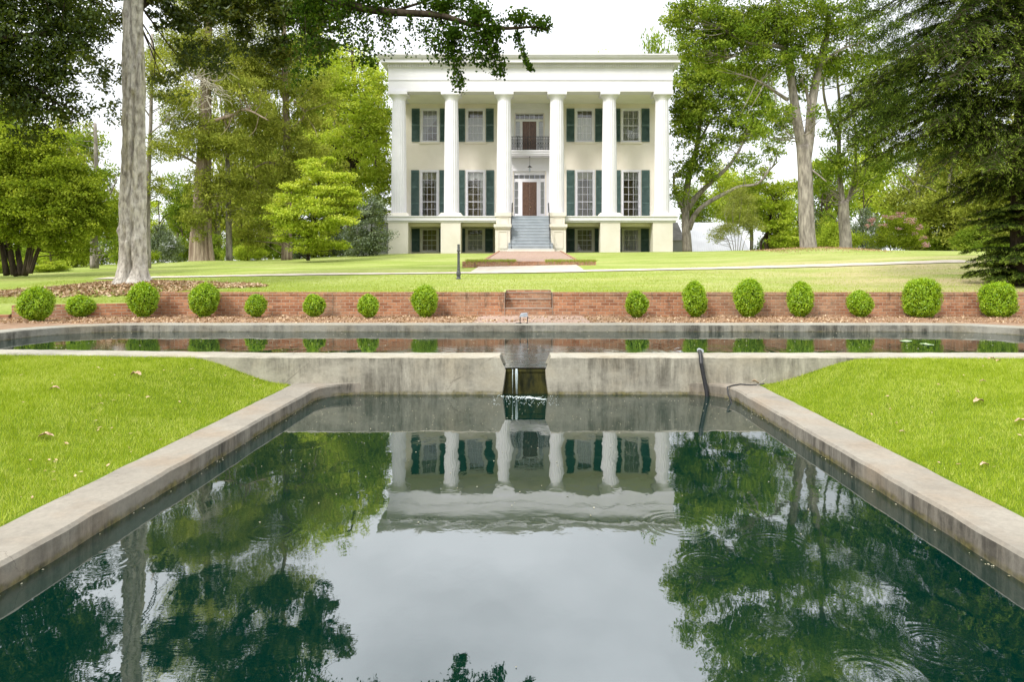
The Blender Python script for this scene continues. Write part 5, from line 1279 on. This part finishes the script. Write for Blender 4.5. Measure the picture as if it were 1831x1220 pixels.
# ---- right side trees
tree('walnut_tree', 'spreading tree with low curving limbs just right of the mansion', 'tree', gbase(1228, 58),
     [([(1229, 452, 58), (1228, 425, 58), (1226, 400, 58), (1227, 350, 58), (1233, 310, 58), (1246, 262, 58), (1252, 210, 58), (1256, 150, 58)], .42, .12),
      ([(1229, 375, 58), (1245, 352, 57.6), (1275, 322, 57), (1300, 300, 56.6), (1322, 268, 56.3), (1336, 235, 56)], .26, .07), ([(1232, 410, 58), (1242, 385, 57.6), (1262, 365, 57.2), (1298, 345, 56.8), (1322, 334, 56.5), (1355, 328, 56.2), (1375, 305, 56), (1388, 292, 56)], .24, .05),
      ([(1225, 385, 58), (1214, 360, 57.8), (1206, 338, 57.5), (1204, 310, 57.3)], .2, .07), ([(1246, 262, 58), (1265, 225, 57.5), (1280, 190, 57)], .14, .04)],
     [(1225, 150, 57.5, 34, 45, 2.), (1270, 160, 57, 50, 45, 2.2), (1225, 230, 57, 34, 45, 2.), (1310, 190, 56.5, 45, 40, 2.), (1345, 230, 56, 38, 35, 1.8, dict(k=.8)), (1275, 260, 56.5, 32, 28, 1.6, dict(k=.6)), (1225, 300, 57, 28, 32, 1.6, dict(k=.8)), (1365, 180, 56.5, 35, 35, 1.8, dict(k=.8)),
      (1330, 290, 56, 30, 20, 1.4, dict(k=.5)), (1380, 270, 56, 25, 22, 1.2, dict(k=.4)), (1245, 110, 57.5, 35, 25, 1.8), (1270, 320, 56.5, 25, 18, 1.2, dict(k=.4)), (1215, 190, 57, 18, 50, 1.4), (1212, 345, 57, 16, 30, 1.2, dict(k=.5)), (1300, 130, 57, 50, 35, 2.), (1250, 200, 57.5, 40, 40, 2.), (1350, 150, 57, 45, 35, 2.), (1400, 220, 57, 30, 40, 1.8, dict(k=.7)), (1260, 290, 57, 30, 25, 1.6, dict(k=.6)), (1310, 240, 57, 40, 25, 1.8, dict(k=.7))],
     M['bark_grey'], M['lf_mid'], .30, .12, 78, 71, tw=.7, sub=.2, up=.35, rmax=.06)
tree('shade_tree', 'great shade tree with tall forked grey trunk right of the mansion', 'tree', gbase(1446, 38),
     [([(1446, 449, 38), (1445, 437, 38), (1443, 415, 38), (1441, 360, 38), (1439, 300, 38), (1436, 260, 38)], .47, .36), ([(1436, 275, 38), (1428, 230, 38), (1420, 180, 38), (1413, 130, 38), (1404, 80, 38), (1396, 30, 38), (1380, -60, 38)], .30, .10),
      ([(1440, 290, 38), (1447, 245, 38), (1452, 185, 38), (1462, 130, 38), (1474, 80, 38), (1481, 30, 38), (1466, -10, 38), (1470, -90, 38)], .30, .10),
      ([(1447, 190, 38), (1441, 160, 37.8), (1430, 140, 37.5)], .10, .05), ([(1408, 178, 38), (1390, 166, 37.5), (1366, 150, 37), (1345, 140, 36.7), (1320, 132, 36.4)], .11, .03), ([(1418, 130, 38), (1412, 105, 37.8), (1398, 85, 37.5), (1370, 80, 37), (1335, 76, 36.6), (1308, 62, 36.2), (1290, 48, 36)], .17, .04),
      ([(1408, 95, 38), (1392, 70, 37.5), (1385, 55, 37)], .12, .05), ([(1340, 78, 36.7), (1318, 98, 36.5), (1298, 102, 36.4), (1280, 95, 36.2)], .06, .02), ([(1466, 118, 38), (1485, 100, 37.7), (1508, 86, 37.4), (1540, 75, 37)], .11, .03), ([(1430, 262, 38), (1422, 248, 37.8), (1410, 246, 37.5)], .06, .02),
      ([(1445, 300, 38), (1460, 310, 37.7), (1478, 325, 37.5)], .07, .03)],
     [(1250, 25, 36.5, 50, 42, 1.6), (1320, 40, 36.5, 60, 45, 1.8), (1390, 30, 37, 60, 45, 1.8), (1235, 85, 36.3, 35, 25, 1.2, dict(k=.8)), (1350, 105, 36.8, 45, 25, 1.4, dict(k=.7)), (1430, 90, 37.5, 45, 40, 1.5, dict(k=.7)), (1395, 115, 37, 35, 25, 1.3, dict(k=.6)), (1455, 30, 37.5, 50, 40, 1.6, dict(k=.9)),
      (1290, 85, 36.3, 30, 18, 1.), (1520, 40, 37.5, 50, 40, 1.6, dict(k=.8)), (1300, -50, 37, 110, 50, 2.2, dict(k=.9)), (1430, -70, 37.5, 110, 60, 2.4, dict(k=.9)), (1540, -60, 37.5, 80, 60, 2., dict(k=.8)), (1400, -190, 38, 130, 80, 2.6, dict(k=.7)), (1325, -150, 37, 70, 50, 2., dict(k=.7)), (1360, 245, 37, 22, 22, .9, dict(k=.35)), (1395, 200, 37, 30, 25, 1., dict(k=.4)), (1460, 200, 37, 16, 20, .8, dict(k=.25)), (1500, -180, 38, 80, 60, 2., dict(k=.7)), (1330, 215, 37, 20, 16, .8, dict(k=.3)), (1215, 40, 36.5, 28, 40, 1.2), (1280, 60, 37, 50, 40, 1.6), (1360, 60, 38.5, 60, 50, 1.6), (1430, 150, 38.5, 30, 30, 1.2, dict(k=.5)), (1480, 110, 38.5, 45, 40, 1.5, dict(k=.7)), (1330, 130, 37.5, 45, 22, 1.3, dict(k=.7)), (1270, 110, 37, 35, 18, 1.1, dict(k=.7)), (1540, 100, 38.5, 40, 50, 1.5, dict(k=.7))],
     M['bark_grey'], M['lf_mid'], .185, .085, 185, 72, tw=.55, sub=.2, up=.3, rmax=.05)
tree('shade_tree', 'smaller tree with single brown trunk forking low, right of the great shade tree', 'tree', gbase(1512, 42),
     [([(1512, 449, 42), (1512, 430, 42), (1509, 390, 42), (1508, 360, 42)], .38, .30), ([(1508, 368, 42), (1503, 330, 42), (1500, 260, 42), (1502, 200, 42), (1495, 120, 42)], .18, .06), ([(1509, 368, 42), (1520, 348, 42), (1528, 310, 42), (1530, 240, 42), (1520, 160, 42)], .14, .05), ([(1500, 250, 42), (1480, 200, 41.8), (1472, 150, 41.5), (1482, 110, 41.3)], .12, .04), ([(1526, 300, 42), (1560, 280, 41.5), (1590, 275, 41)], .07, .02), ([(1503, 300, 42), (1480, 282, 41.8), (1466, 262, 41.5)], .06, .02)],
     [(1500, 290, 41.5, 40, 30, 1.3, dict(k=.8)), (1560, 250, 41.3, 50, 40, 1.5, dict(k=.8)), (1500, 220, 41.5, 35, 35, 1.3, dict(k=.6)), (1550, 170, 41.5, 55, 45, 1.6, dict(k=.8)), (1490, 130, 41.5, 35, 30, 1.3, dict(k=.5)), (1545, 320, 41.3, 40, 28, 1.2, dict(k=.8)), (1600, 200, 41.5, 45, 45, 1.5, dict(k=.7)), (1590, 290, 41.3, 40, 30, 1.2, dict(k=.7)), (1470, 330, 41.8, 25, 18, .9, dict(k=.5)), (1600, 130, 42, 50, 40, 1.5, dict(k=.6))],
     M['bark_grey'], M['lf_mid'], .20, .09, 150, 73, tw=.6, sub=.2, up=.3)
tree('leafy_tree', 'layered fresh green tree left of the forked trunk, above the white roof', 'tree', gbase(1370, 60),
     [([(1372, 452, 60), (1370, 425, 60), (1376, 395, 60), (1385, 350, 60)], .2, .07), ([(1361, 452, 60), (1362, 430, 60), (1380, 410, 59.5), (1390, 400, 59)], .12, .04)],
     [(1380, 340, 59.5, 38, 16, 2.), (1400, 370, 59, 36, 14, 1.8), (1350, 365, 59, 40, 16, 2.), (1385, 400, 59, 40, 16, 1.8), (1320, 340, 60, 40, 18, 2.), (1400, 425, 59, 30, 20, 1.6), (1365, 310, 60, 25, 14, 1.4, dict(k=.7)), (1330, 380, 60, 50, 18, 2.), (1425, 330, 60, 16, 20, 1., dict(k=.4))],
     M['bark_dark'], M['lf_bright'], .28, .13, 85, 74, tw=.6, sub=.22, up=.8, flat=.45)
tree('multi_stem_shrub', 'airy olive shrub on many thin stems in front of the white roof', 'shrub', gbase(1318, 50),
     [([(1318 + s, 452, 50), (1318 + s * 2, 425, 50), (1318 + s * 4.5, 385, 50)], .03, .012) for s in (-9, -5, -2, 1, 4, 8)],
     [(1325, 370, 50, 40, 26, 1.3, dict(k=.8)), (1300, 410, 49.6, 32, 20, 1.), (1340, 405, 49.8, 28, 26, 1.), (1280, 425, 49.5, 18, 14, .7, dict(k=.6)), (1318, 345, 50, 24, 14, .9, dict(k=.6))],
     M['bark_grey'], M['lf_olive'], .11, .045, 290, 75, tw=.8, rmax=.02, sub=.25)
cm = tree('crape_myrtle', 'rounded green bush with pink flower clusters beside the brown trunk', 'flowering bush', gbase(1602, 47),
     [([(1602 + s, 450, 47), (1602 + s * 2.5, 425, 47), (1602 + s * 5, 400, 47)], .03, .012) for s in (-8, -3, 2, 7)],
     [(1580, 420, 46.8, 35, 26, 1.3), (1625, 415, 46.8, 34, 30, 1.3), (1600, 400, 47, 36, 22, 1.2), (1602, 435, 46.5, 52, 14, 1.4)], M['bark_grey'], M['lf_shrub'], .12, .055, 330, 76, tw=.5, rmax=.02, sub=.2)
cr = Crown(5)
for (px, py, rx, rz) in ((1560, 395, 14, 8), (1590, 388, 12, 6), (1612, 385, 12, 7), (1625, 395, 12, 8), (1642, 405, 10, 8), (1655, 438, 12, 6), (1650, 425, 8, 5), (1580, 402, 8, 5), (1605, 410, 6, 4), (1637, 418, 6, 4), (1550, 405, 6, 5)):
    cr.blob(at(px, py, 45.6), (rx / F * 46, .25, rz / F * 46), int(rx * rz * 1.6), .08, .07, sub=.4, nsub=7)
cr.build(M['lf_pink'], cm, 'blossom')
put('cedar', 1700, 58, 255, 130, 'olive background tree with drooping outline left of the dark conifer', GR, .3)
put('cedar', 1760, 52, 230, 130, 'second olive background tree, partly behind the dark conifer', GR, 1.7)
put('mid', 1640, 70, 300, 110, 'green background tree above the pink flowering bush', GR, 2.2)
put('bright', 1300, 78, 285, 120, 'pale green far tree above the white roof', GR, .9)
put('mid', 1240, 76, 320, 80, 'far tree filling the gap beside the mansion wall', GR, 1.2)
put('bright', 1400, 82, 320, 90, 'pale far tree left of the forked trunk', GR, 2.9)
put('grey', 1470, 66, 375, 100, 'grey green shrub between the two grey trunks', 'shrubs right of the mansion', .4, name='background_shrub', cat='shrub')
put('brighthedge', 1430, 64, 395, 110, 'bright shrub left of the forked trunk base', 'shrubs right of the mansion', 1.4, name='background_shrub', cat='shrub')
put('grey', 1545, 60, 365, 80, 'pale blossomed shrub right of the brown trunk', 'shrubs right of the mansion', 2.4, name='background_shrub', cat='shrub')
put('hedge', 1700, 60, 400, 130, 'dark shrub right of the pink bush', 'shrubs right of the mansion', .9, name='background_shrub', cat='shrub')
put('hedge', 1800, 55, 380, 130, 'dark shrub behind the lowest conifer boughs', 'shrubs right of the mansion', 3.9, name='background_shrub', cat='shrub')
put('brighthedge', 1390, 62, 418, 70, 'low bright shrub right of the white roof', 'shrubs right of the mansion', 5.2, name='background_shrub', cat='shrub')
for (k, px, Y, top, wd_, lb) in (('mid', 1480, 74, 260, 120, 'green far tree between the two grey trunks'), ('bright', 1560, 78, 250, 120, 'pale far tree behind the pink flowering bush'), ('cedar', 1640, 62, 240, 120, 'olive tree above and right of the pink flowering bush'),
        ('mid', 1720, 66, 150, 150, 'tall green tree behind the drooping conifer boughs'), ('mid', 1340, 70, 300, 110, 'green tree behind the airy olive shrub'), ('cedar', 1820, 50, 180, 130, 'olive tree behind the trunk of the dark conifer')):
    put(k, px, Y, top, wd_, lb, GR, px * .31)
for i, (k, px, Y, top, wd_, lb) in enumerate((('brighthedge', 1500, 58, 385, 90, 'bright shrub directly left of the brown trunk'), ('hedge', 1480, 62, 370, 90, 'dark shrub between the two grey trunks'), ('brighthedge', 1650, 62, 395, 90, 'bright shrub just right of the pink flowering bush'), ('hedge', 1390, 64, 390, 100, 'green shrub behind the layered tree by the white roof'), ('hedge', 1750, 50, 400, 120, 'dark shrub left of the lowest conifer boughs'))):
    put(k, px, Y, top, wd_, lb, 'shrubs right of the mansion', i * 1.3, name='background_shrub', cat='shrub')
put('mid', 1900, 60, 200, 160, 'background tree cut off by the right picture edge', GR, 4.)
put('mid', 1160, 74, 45, 95, 'tree top showing above the right end of the mansion roof', GR, 4.4)
put('bright', 1075, 80, 84, 110, 'small leafy top barely above the mansion roof', GR, 5.5)

# ---- dark conifer at the right edge
cf = empty('conifer_tree', gbase(1822, 19.5), 'large dark conifer with drooping needle boughs at the right picture edge', 'tree')
YC = 19.5; mb = MB(); nodes = []; cr = Crown(91); rs = cr.rs
cx0 = X_(1822, YC); zb0 = float(tz(cx0, YC))
limb(mb, nodes, [(cx0, YC, zb0 - .3), (cx0, YC, zb0 + 3), (cx0 + .05, YC, 7), (cx0, YC, 13), (cx0, YC, 19)], .24, .05)
def bough(z, ang, Lb, sag, dens=1., gl=.05):
    """main branch, flat side twigs and hanging needle sprays"""
    d = np.array((math.cos(ang), math.sin(ang), 0)); sidev = np.array((-d[1], d[0], 0)); p0 = np.array((cx0, YC, z))
    n = 14; el = rs.uniform(-.32, .22) if z > 4 else 0; wv_ = rs.uniform(-.25, .25)
    c = [p0 + d * Lb * (i / n) + sidev * wv_ * Lb * (i / n) ** 2 + np.array((0, 0, el * Lb * i / n + .10 * Lb * math.sin(i / n * 2.2) - sag * (i / n) ** 2 * Lb)) for i in range(n + 1)]
    mb.tube(c, list(np.linspace(.05 * min(1, Lb / 3), .006, n + 1)), 5, False)
    for i in range(1, n + 1):
        u = i / n
        for s in (-1, 1):
            for rep in range(2):
                Lt = Lb * (.34 * (1 - u) + .12) * rs.uniform(.6, 1.15); t_ = 6
                st = c[i] + d * rs.uniform(-.1, .1)
                dr_ = rs.uniform(.25, 1.1) if z > 4 else .3
                dr = d * rs.uniform(.1, 1.) + sidev * s * rs.uniform(.5, 1.); dr /= np.linalg.norm(dr)
                tw_ = [st + dr * Lt * (k / t_) + np.array((0, 0, -(dr_ * Lt) * (k / t_) ** 1.6)) for k in range(t_ + 1)]
                mb.tube(tw_, list(np.linspace(.009, .003, t_ + 1)), 3, False)
                m_ = int(Lt * 62 * dens); uu = rs.rand(m_); idx = np.minimum((uu * t_).astype(int), t_ - 1); fr = uu * t_ - idx; A = np.array(tw_)
                P = A[idx] * (1 - fr)[:, None] + A[idx + 1] * fr[:, None] + rs.normal(size=(m_, 3)) * (gl * .6, gl * .6, gl * .5)
                dv = np.tile(dr, (m_, 1)) + np.stack([rs.normal(0, .5, m_), rs.normal(0, .5, m_), -.35 - .5 * rs.rand(m_)], -1)
                tone = np.clip(.25 * rs.rand() + .35 * rs.rand(m_) + .5 * (uu > .72), 0, 1)
                cr.pts(P, .105, .022, tone=tone, up=.4, dirs=dv)
zz = 1.55
while zz < 15:
    top = zz > 4.3
    k = 8 if not top else 5
    for j in range(k):
        ang = rs.uniform(0, 2 * math.pi)
        if top and rs.rand() < .6: ang = rs.uniform(R(140), R(240))
        base_l = (1.35 - .05 * (zz - 1.5)) if zz < 3.6 else (1.8 if zz < 4.6 else min(5.0, 3.4 + .5 * (zz - 4.6)) if zz < 8 else 4.6 - .25 * (zz - 8))
        lw2 = max(.5, abs(math.cos(ang))) if zz > 3.6 else 1
        bough(zz + rs.uniform(-.15, .15), ang, base_l * rs.uniform(.75, 1.1) * lw2, .26 if top else .12, 1.0 if top else 1.2, .06 if top else .035)
    zz += .36 if not top else .5
for (px, py, dy, rx, rz, n) in ((1580, 60, 0, 50, 50, 5200), (1640, 100, .5, 60, 50, 5200), (1620, 180, .3, 60, 45, 4600), (1570, 220, .6, 40, 40, 2200), (1690, 180, 1, 50, 60, 4600), (1740, 260, .8, 55, 45, 3400), (1660, 270, .5, 55, 30, 2400), (1800, 60, .5, 60, 80, 6500), (1700, 20, .4, 70, 45, 5200), (1790, 200, 1, 60, 60, 5200), (1600, 290, .8, 40, 26, 1300), (1800, 310, .5, 45, 40, 3000), (1560, 10, .5, 45, 40, 3400)):
    cr.blob(at(px, py, YC - 1 + dy), (rx / F * YC, .8, rz / F * YC), int(n * .62), .085, .018, sub=.17, up=.2, droop=.9, shell=.5, tone=-.12, spread=1.2)
mb.build('trunk', M['bark_dark'], cf); cr.build(M['lf_hemlock'], cf)

# ---- clipped round bushes along the brick wall
BU = [(65, 516, 576, 52, 1.0, 'tall clipped round bush furthest left, before the low brick wall'), (144, 531, 568, 42, 1.0, 'small loose round bush, second from the left, before the low brick wall'),
      (257, 508, 566, 46, 1.05, 'egg shaped clipped bush in front of the pale folded trunk'), (366, 509, 566, 48, 1.1, 'tall egg shaped clipped bush narrowing at its foot, fourth from the left'),
      (458, 529, 566, 34, 1.0, 'small clipped bush, leftmost of three small ones on the left side'), (562, 529, 567, 36, 1.0, 'small clipped bush, middle of three small ones on the left side'),
      (659, 529, 569, 35, .95, 'small clipped bush, rightmost of three small ones on the left side'), (760, 513, 566, 46, 1.05, 'large clipped bush with ragged top nearest the steps on their left'),
      (1138, 523, 568, 38, 1.0, 'smaller clipped bush with sprigs on top nearest the steps on their right'), (1243, 506, 566, 44, 1.0, 'tall slim clipped bush directly above the black drain pipe'),
      (1339, 502, 565, 50, 1.1, 'largest egg shaped clipped bush below the low tree right of the mansion'), (1432, 507, 566, 46, 1.0, 'rounded clipped bush below the forked grey trunk'),
      (1537, 522, 562, 40, .9, 'small leaning clipped bush between two big ones on the right'), (1648, 501, 562, 56, .8, 'broad bush with notched flat top, second from the right'), (1784, 508, 567, 58, .75, 'broad blocky bush furthest right under the dark conifer')]
for bi, (px, tp, bt, wd_, eg, lb) in enumerate(BU):
    Y = F * (EYE - .50) / (bt - VY); Y = min(max(Y, 15.7), 17.1); x = X_(px, Y); z0 = .495; h = Z_(tp, Y) - z0; r = wd_ / 2 / F * Y
    b = empty('round_bush', (x, Y, z0), lb, 'bush', 'clipped round bushes in a row along the brick wall'); rs = np.random.RandomState(200 + bi)
    sq = .62 if eg < .85 else (.92 if eg < 1.04 else 1.0)      # squareness; eggs are widest above the middle
    def prof_r(v, eg=eg):
        vm_ = .50 + (.08 if eg > 1.03 else 0); p_ = 2.0 if eg >= .9 else 3.2
        t_ = np.where(v > vm_, (v - vm_) / (1 - vm_), (vm_ - v) / vm_)
        rr = np.maximum(0, 1 - np.abs(t_) ** p_) ** (1 / p_)
        return np.where(v < vm_, np.maximum(rr, .38 * (v >= 0)) if p_ < 3 else np.maximum(rr, .6), rr)
    ph = rs.rand(6) * 6.28
    def lump(a, v): return 1 + .10 * np.sin(2 * a + ph[0]) + .075 * np.sin(3 * a + 4 * v + ph[1]) + .05 * np.sin(5 * a - 8 * v + ph[2]) + .04 * np.sin(9 * a + 13 * v + ph[3]) + .03 * np.sin(14 * a - 17 * v + ph[4])
    lean = (-.10 if px == 1537 else rs.uniform(-.05, .05))
    n = int(5200 * (r * h) / .14); v = rs.rand(n); a = rs.rand(n) * 6.283
    dep = 1 - .20 * rs.rand(n) ** 1.2 + .05 * rs.normal(size=n) + .05 * rs.normal(size=n) * (v > .85)
    rr = prof_r(v) * r * lump(a, v) * dep
    P = np.stack([x + rr * np.cos(a) + lean * (v - .5), Y + rr * np.sin(a), z0 + .03 + (v * (1 + .03 * rs.normal(size=n) * (v > .8))) * h * (.96 + .05 * np.sin(3 * a + ph[4]) * np.sin(2 * a + ph[5]))], -1)
    nc = int(900 * r * h / .14); vc = 1 - .25 * rs.rand(nc) ** 1.5; ac = rs.rand(nc) * 6.283; rc = r * np.sqrt(rs.rand(nc)) * prof_r(vc)
    P = np.concatenate([P, np.stack([x + rc * np.cos(ac), Y + rc * np.sin(ac), z0 + h * (vc + .03 * rs.normal(size=nc))], -1)])
    ns = 170; va = rs.rand(ns) ** .6; aa = rs.rand(ns) * 6.283; rr = prof_r(va) * r * lump(aa, va) * rs.uniform(1.0, 1.13, ns)
    P = np.concatenate([P, np.stack([x + rr * np.cos(aa) + lean * (va - .5), Y + rr * np.sin(aa), z0 + .03 + va * h * rs.uniform(.98, 1.07, ns)], -1)])
    cr = Crown(300 + bi); nrm = P - np.array((x, Y, z0 + h * .4)); nrm /= np.linalg.norm(nrm, axis=1)[:, None]
    nrm = nrm + np.array((0, 0, .25)); cl = .5 + .5 * np.sin(P[:, 0] * 19 + ph[0]) * np.sin(P[:, 2] * 23 + ph[1]) * np.sin(P[:, 1] * 21)
    cr.pts(P, .038, .021, tone=.45 * cl + .5 * rs.rand(len(P)), nrm=nrm, up=.1); cr.build(M['lf_box'], b, 'crown')
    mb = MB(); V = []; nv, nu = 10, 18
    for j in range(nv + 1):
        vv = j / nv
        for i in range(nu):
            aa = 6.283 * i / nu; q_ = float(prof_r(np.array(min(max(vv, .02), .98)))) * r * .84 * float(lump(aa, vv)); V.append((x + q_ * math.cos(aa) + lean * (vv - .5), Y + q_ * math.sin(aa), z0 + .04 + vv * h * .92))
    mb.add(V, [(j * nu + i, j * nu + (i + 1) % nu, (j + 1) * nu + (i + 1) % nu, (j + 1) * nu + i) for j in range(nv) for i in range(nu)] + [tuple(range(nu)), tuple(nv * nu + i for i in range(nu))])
    mb.build('dark_core', M['core'], b, True)  # closed dark green core added to fill the bush behind its leaves
    mb = MB()
    for k in range(4): mb.tube([(x + rs.normal(0, .03), Y + rs.normal(0, .03), z0 - .05), (x + rs.normal(0, .06), Y + rs.normal(0, .05), z0 + .15)], .012, 5)
    mb.build('stem', M['bark_dark'], b)

# ---- leaf litter
cr = Crown(7); rs = cr.rs
def litter(P, L, W): cr.pts(P, L, W, up=.8)
n = 6500; a = rs.rand(n) * 6.283; rr = rs.rand(n) ** .6; x = -11.9 + 4.2 * rr * np.cos(a); y = 20.1 + 1.55 * rr * np.sin(a)
litter(np.stack([x, y, tz(x, y) + .012 + .03 * rs.rand(n)], -1), .12, .065)
tag(cr.build(M['litter'], None, 'leaf_litter'), 'brown fallen leaves heaped round the foot of the pale folded trunk', 'leaf litter', kind='stuff')
cr = Crown(8); rs = cr.rs
n = 3200; x = -12.5 + 20 * rs.rand(n) ** 1.7; y = rs.uniform(15.22, 17.5, n); z = bedz(x, y) + .012 * rs.rand(n); litter(np.stack([x, y, z + .006], -1), .075, .042)
n = 900; x = rs.uniform(-2, 13.5, n); y = rs.uniform(15.22, 17.5, n); litter(np.stack([x, y, bedz(x, y) + .012], -1), .08, .045)
tag(cr.build(M['litter'], None, 'leaf_litter'), 'fallen leaves scattered over the bed between pool rim and brick wall', 'leaf litter', kind='stuff')
cr = Crown(9); rs = cr.rs
n = 26000; x = rs.uniform(-13, 14, n); y = rs.uniform(15.2, 17.58, n); keep = ~((x > -1.2) & (x < 1.35)); x, y = x[keep], y[keep]; cr.pts(np.stack([x, y, bedz(x, y) + .006 + .008 * rs.rand(len(x))], -1), .09, .006, up=.9)
n = 5000; x = rs.uniform(13, 19, n); y = 38 + rs.normal(0, 1.6, n); cr.pts(np.stack([x, y, tz(x, y) + .01], -1), .14, .02, up=.9)
tag(cr.build(M['straw'], None, 'pine_straw'), 'brown pine straw covering the planting bed', 'mulch', kind='stuff')

# ---- outbuildings
ob = empty('outbuilding', (X_(1275, 66), 66, 2.9), 'low outbuilding with white metal roof right of the mansion', 'outbuilding')
Yo = 64; mb = MB(); V = [at(1236, 450, Yo), at(1344, 452, Yo), at(1312, 398, Yo + 5), at(1234, 398, Yo + 5)]
z1 = V[0][2] - 0; mb.add(V + [p + np.array((0, 9 - 2 * (i > 1) * 4, -.0)) for i, p in enumerate(V)], [(0, 1, 2, 3)])
for p in range(1): pass
a, b, c, d = V; a2 = np.array((a[0], Yo + 10, a[2])); b2 = np.array((b[0], Yo + 10, b[2]))
mb.add([a, b, c, d, a2, b2], [(1, 5, 2), (5, 4, 3, 2), (4, 0, 3)])
for k in range(1, 26):
    t_ = k / 26; p = a * (1 - t_) + b * t_; q2 = d * (1 - t_) + c * t_
    mb.tube([p + (0, -.0, .02), q2 + (0, 0, .02)], .022, 4, False)
mb.build('roof', M['roof_metal'], ob)
mb = MB(); mb.box(a[0] + .3, b[0] - .3, Yo + .4, Yo + 9.6, .5, a[2] - .0); mb.build('wall', M['siding'], ob)
sh = empty('shed', (X_(1214, 60), 60, 2.9), 'small pale grey lean-to shed tucked behind the right mansion corner', 'shed')
mb = MB(); x0, x1 = X_(1196, 60), X_(1222, 60); zt_ = Z_(430, 60); mb.box(x0, x1, 60, 63, 1.5, zt_)
for k in range(10): mb.box(x0 - .01, x1 + .02, 59.985, 60.001, zt_ - .1 - k * .13, zt_ - .02 - k * .13)
mb.build('wall', M['siding'], sh); mb = MB(); mb.prism([(59.8, zt_), (63.2, zt_), (63.2, Z_(398, 63)), (62.8, Z_(398, 63))], x0 - .2, x1 + .1, 'x'); mb.build('roof', M['roof_grey'], sh)
lh = empty('outbuilding', (X_(650, 60), 60, 2.8), 'pale sided outbuilding half hidden by the glossy bush left of the mansion', 'outbuilding')
mb = MB(); x0, x1 = X_(612, 60), X_(705, 60); zt_ = Z_(392, 60); mb.box(x0, x1, 60, 66, 1.5, zt_)
for k in range(22): mb.box(x0 - .01, x1 + .01, 59.98, 60.001, zt_ - .12 - k * .14, zt_ - .03 - k * .14)
mb.build('wall', M['siding'], lh)
mb = MB(); mb.prism([(59.6, zt_), (66.4, zt_), (63, zt_ + 1.1)], x0 - .3, x1 + .3, 'x'); mb.build('roof', M['roof_grey'], lh)

# ---- wood behind the photographer, seen only as reflections in the window panes
cr = Crown(99); rs = cr.rs
for k in range(26): cr.blob((-75 + 6 * k + rs.uniform(-2, 2), -34 + rs.uniform(-6, 6), 6 + rs.uniform(-1, 4)), (5, 4, 6.5), 900, .8, .5, sub=.2)
tag(cr.build(M['lf_mid'], None, 'woodland'), 'wooded edge of the garden behind the photographer', 'woodland', kind='stuff')
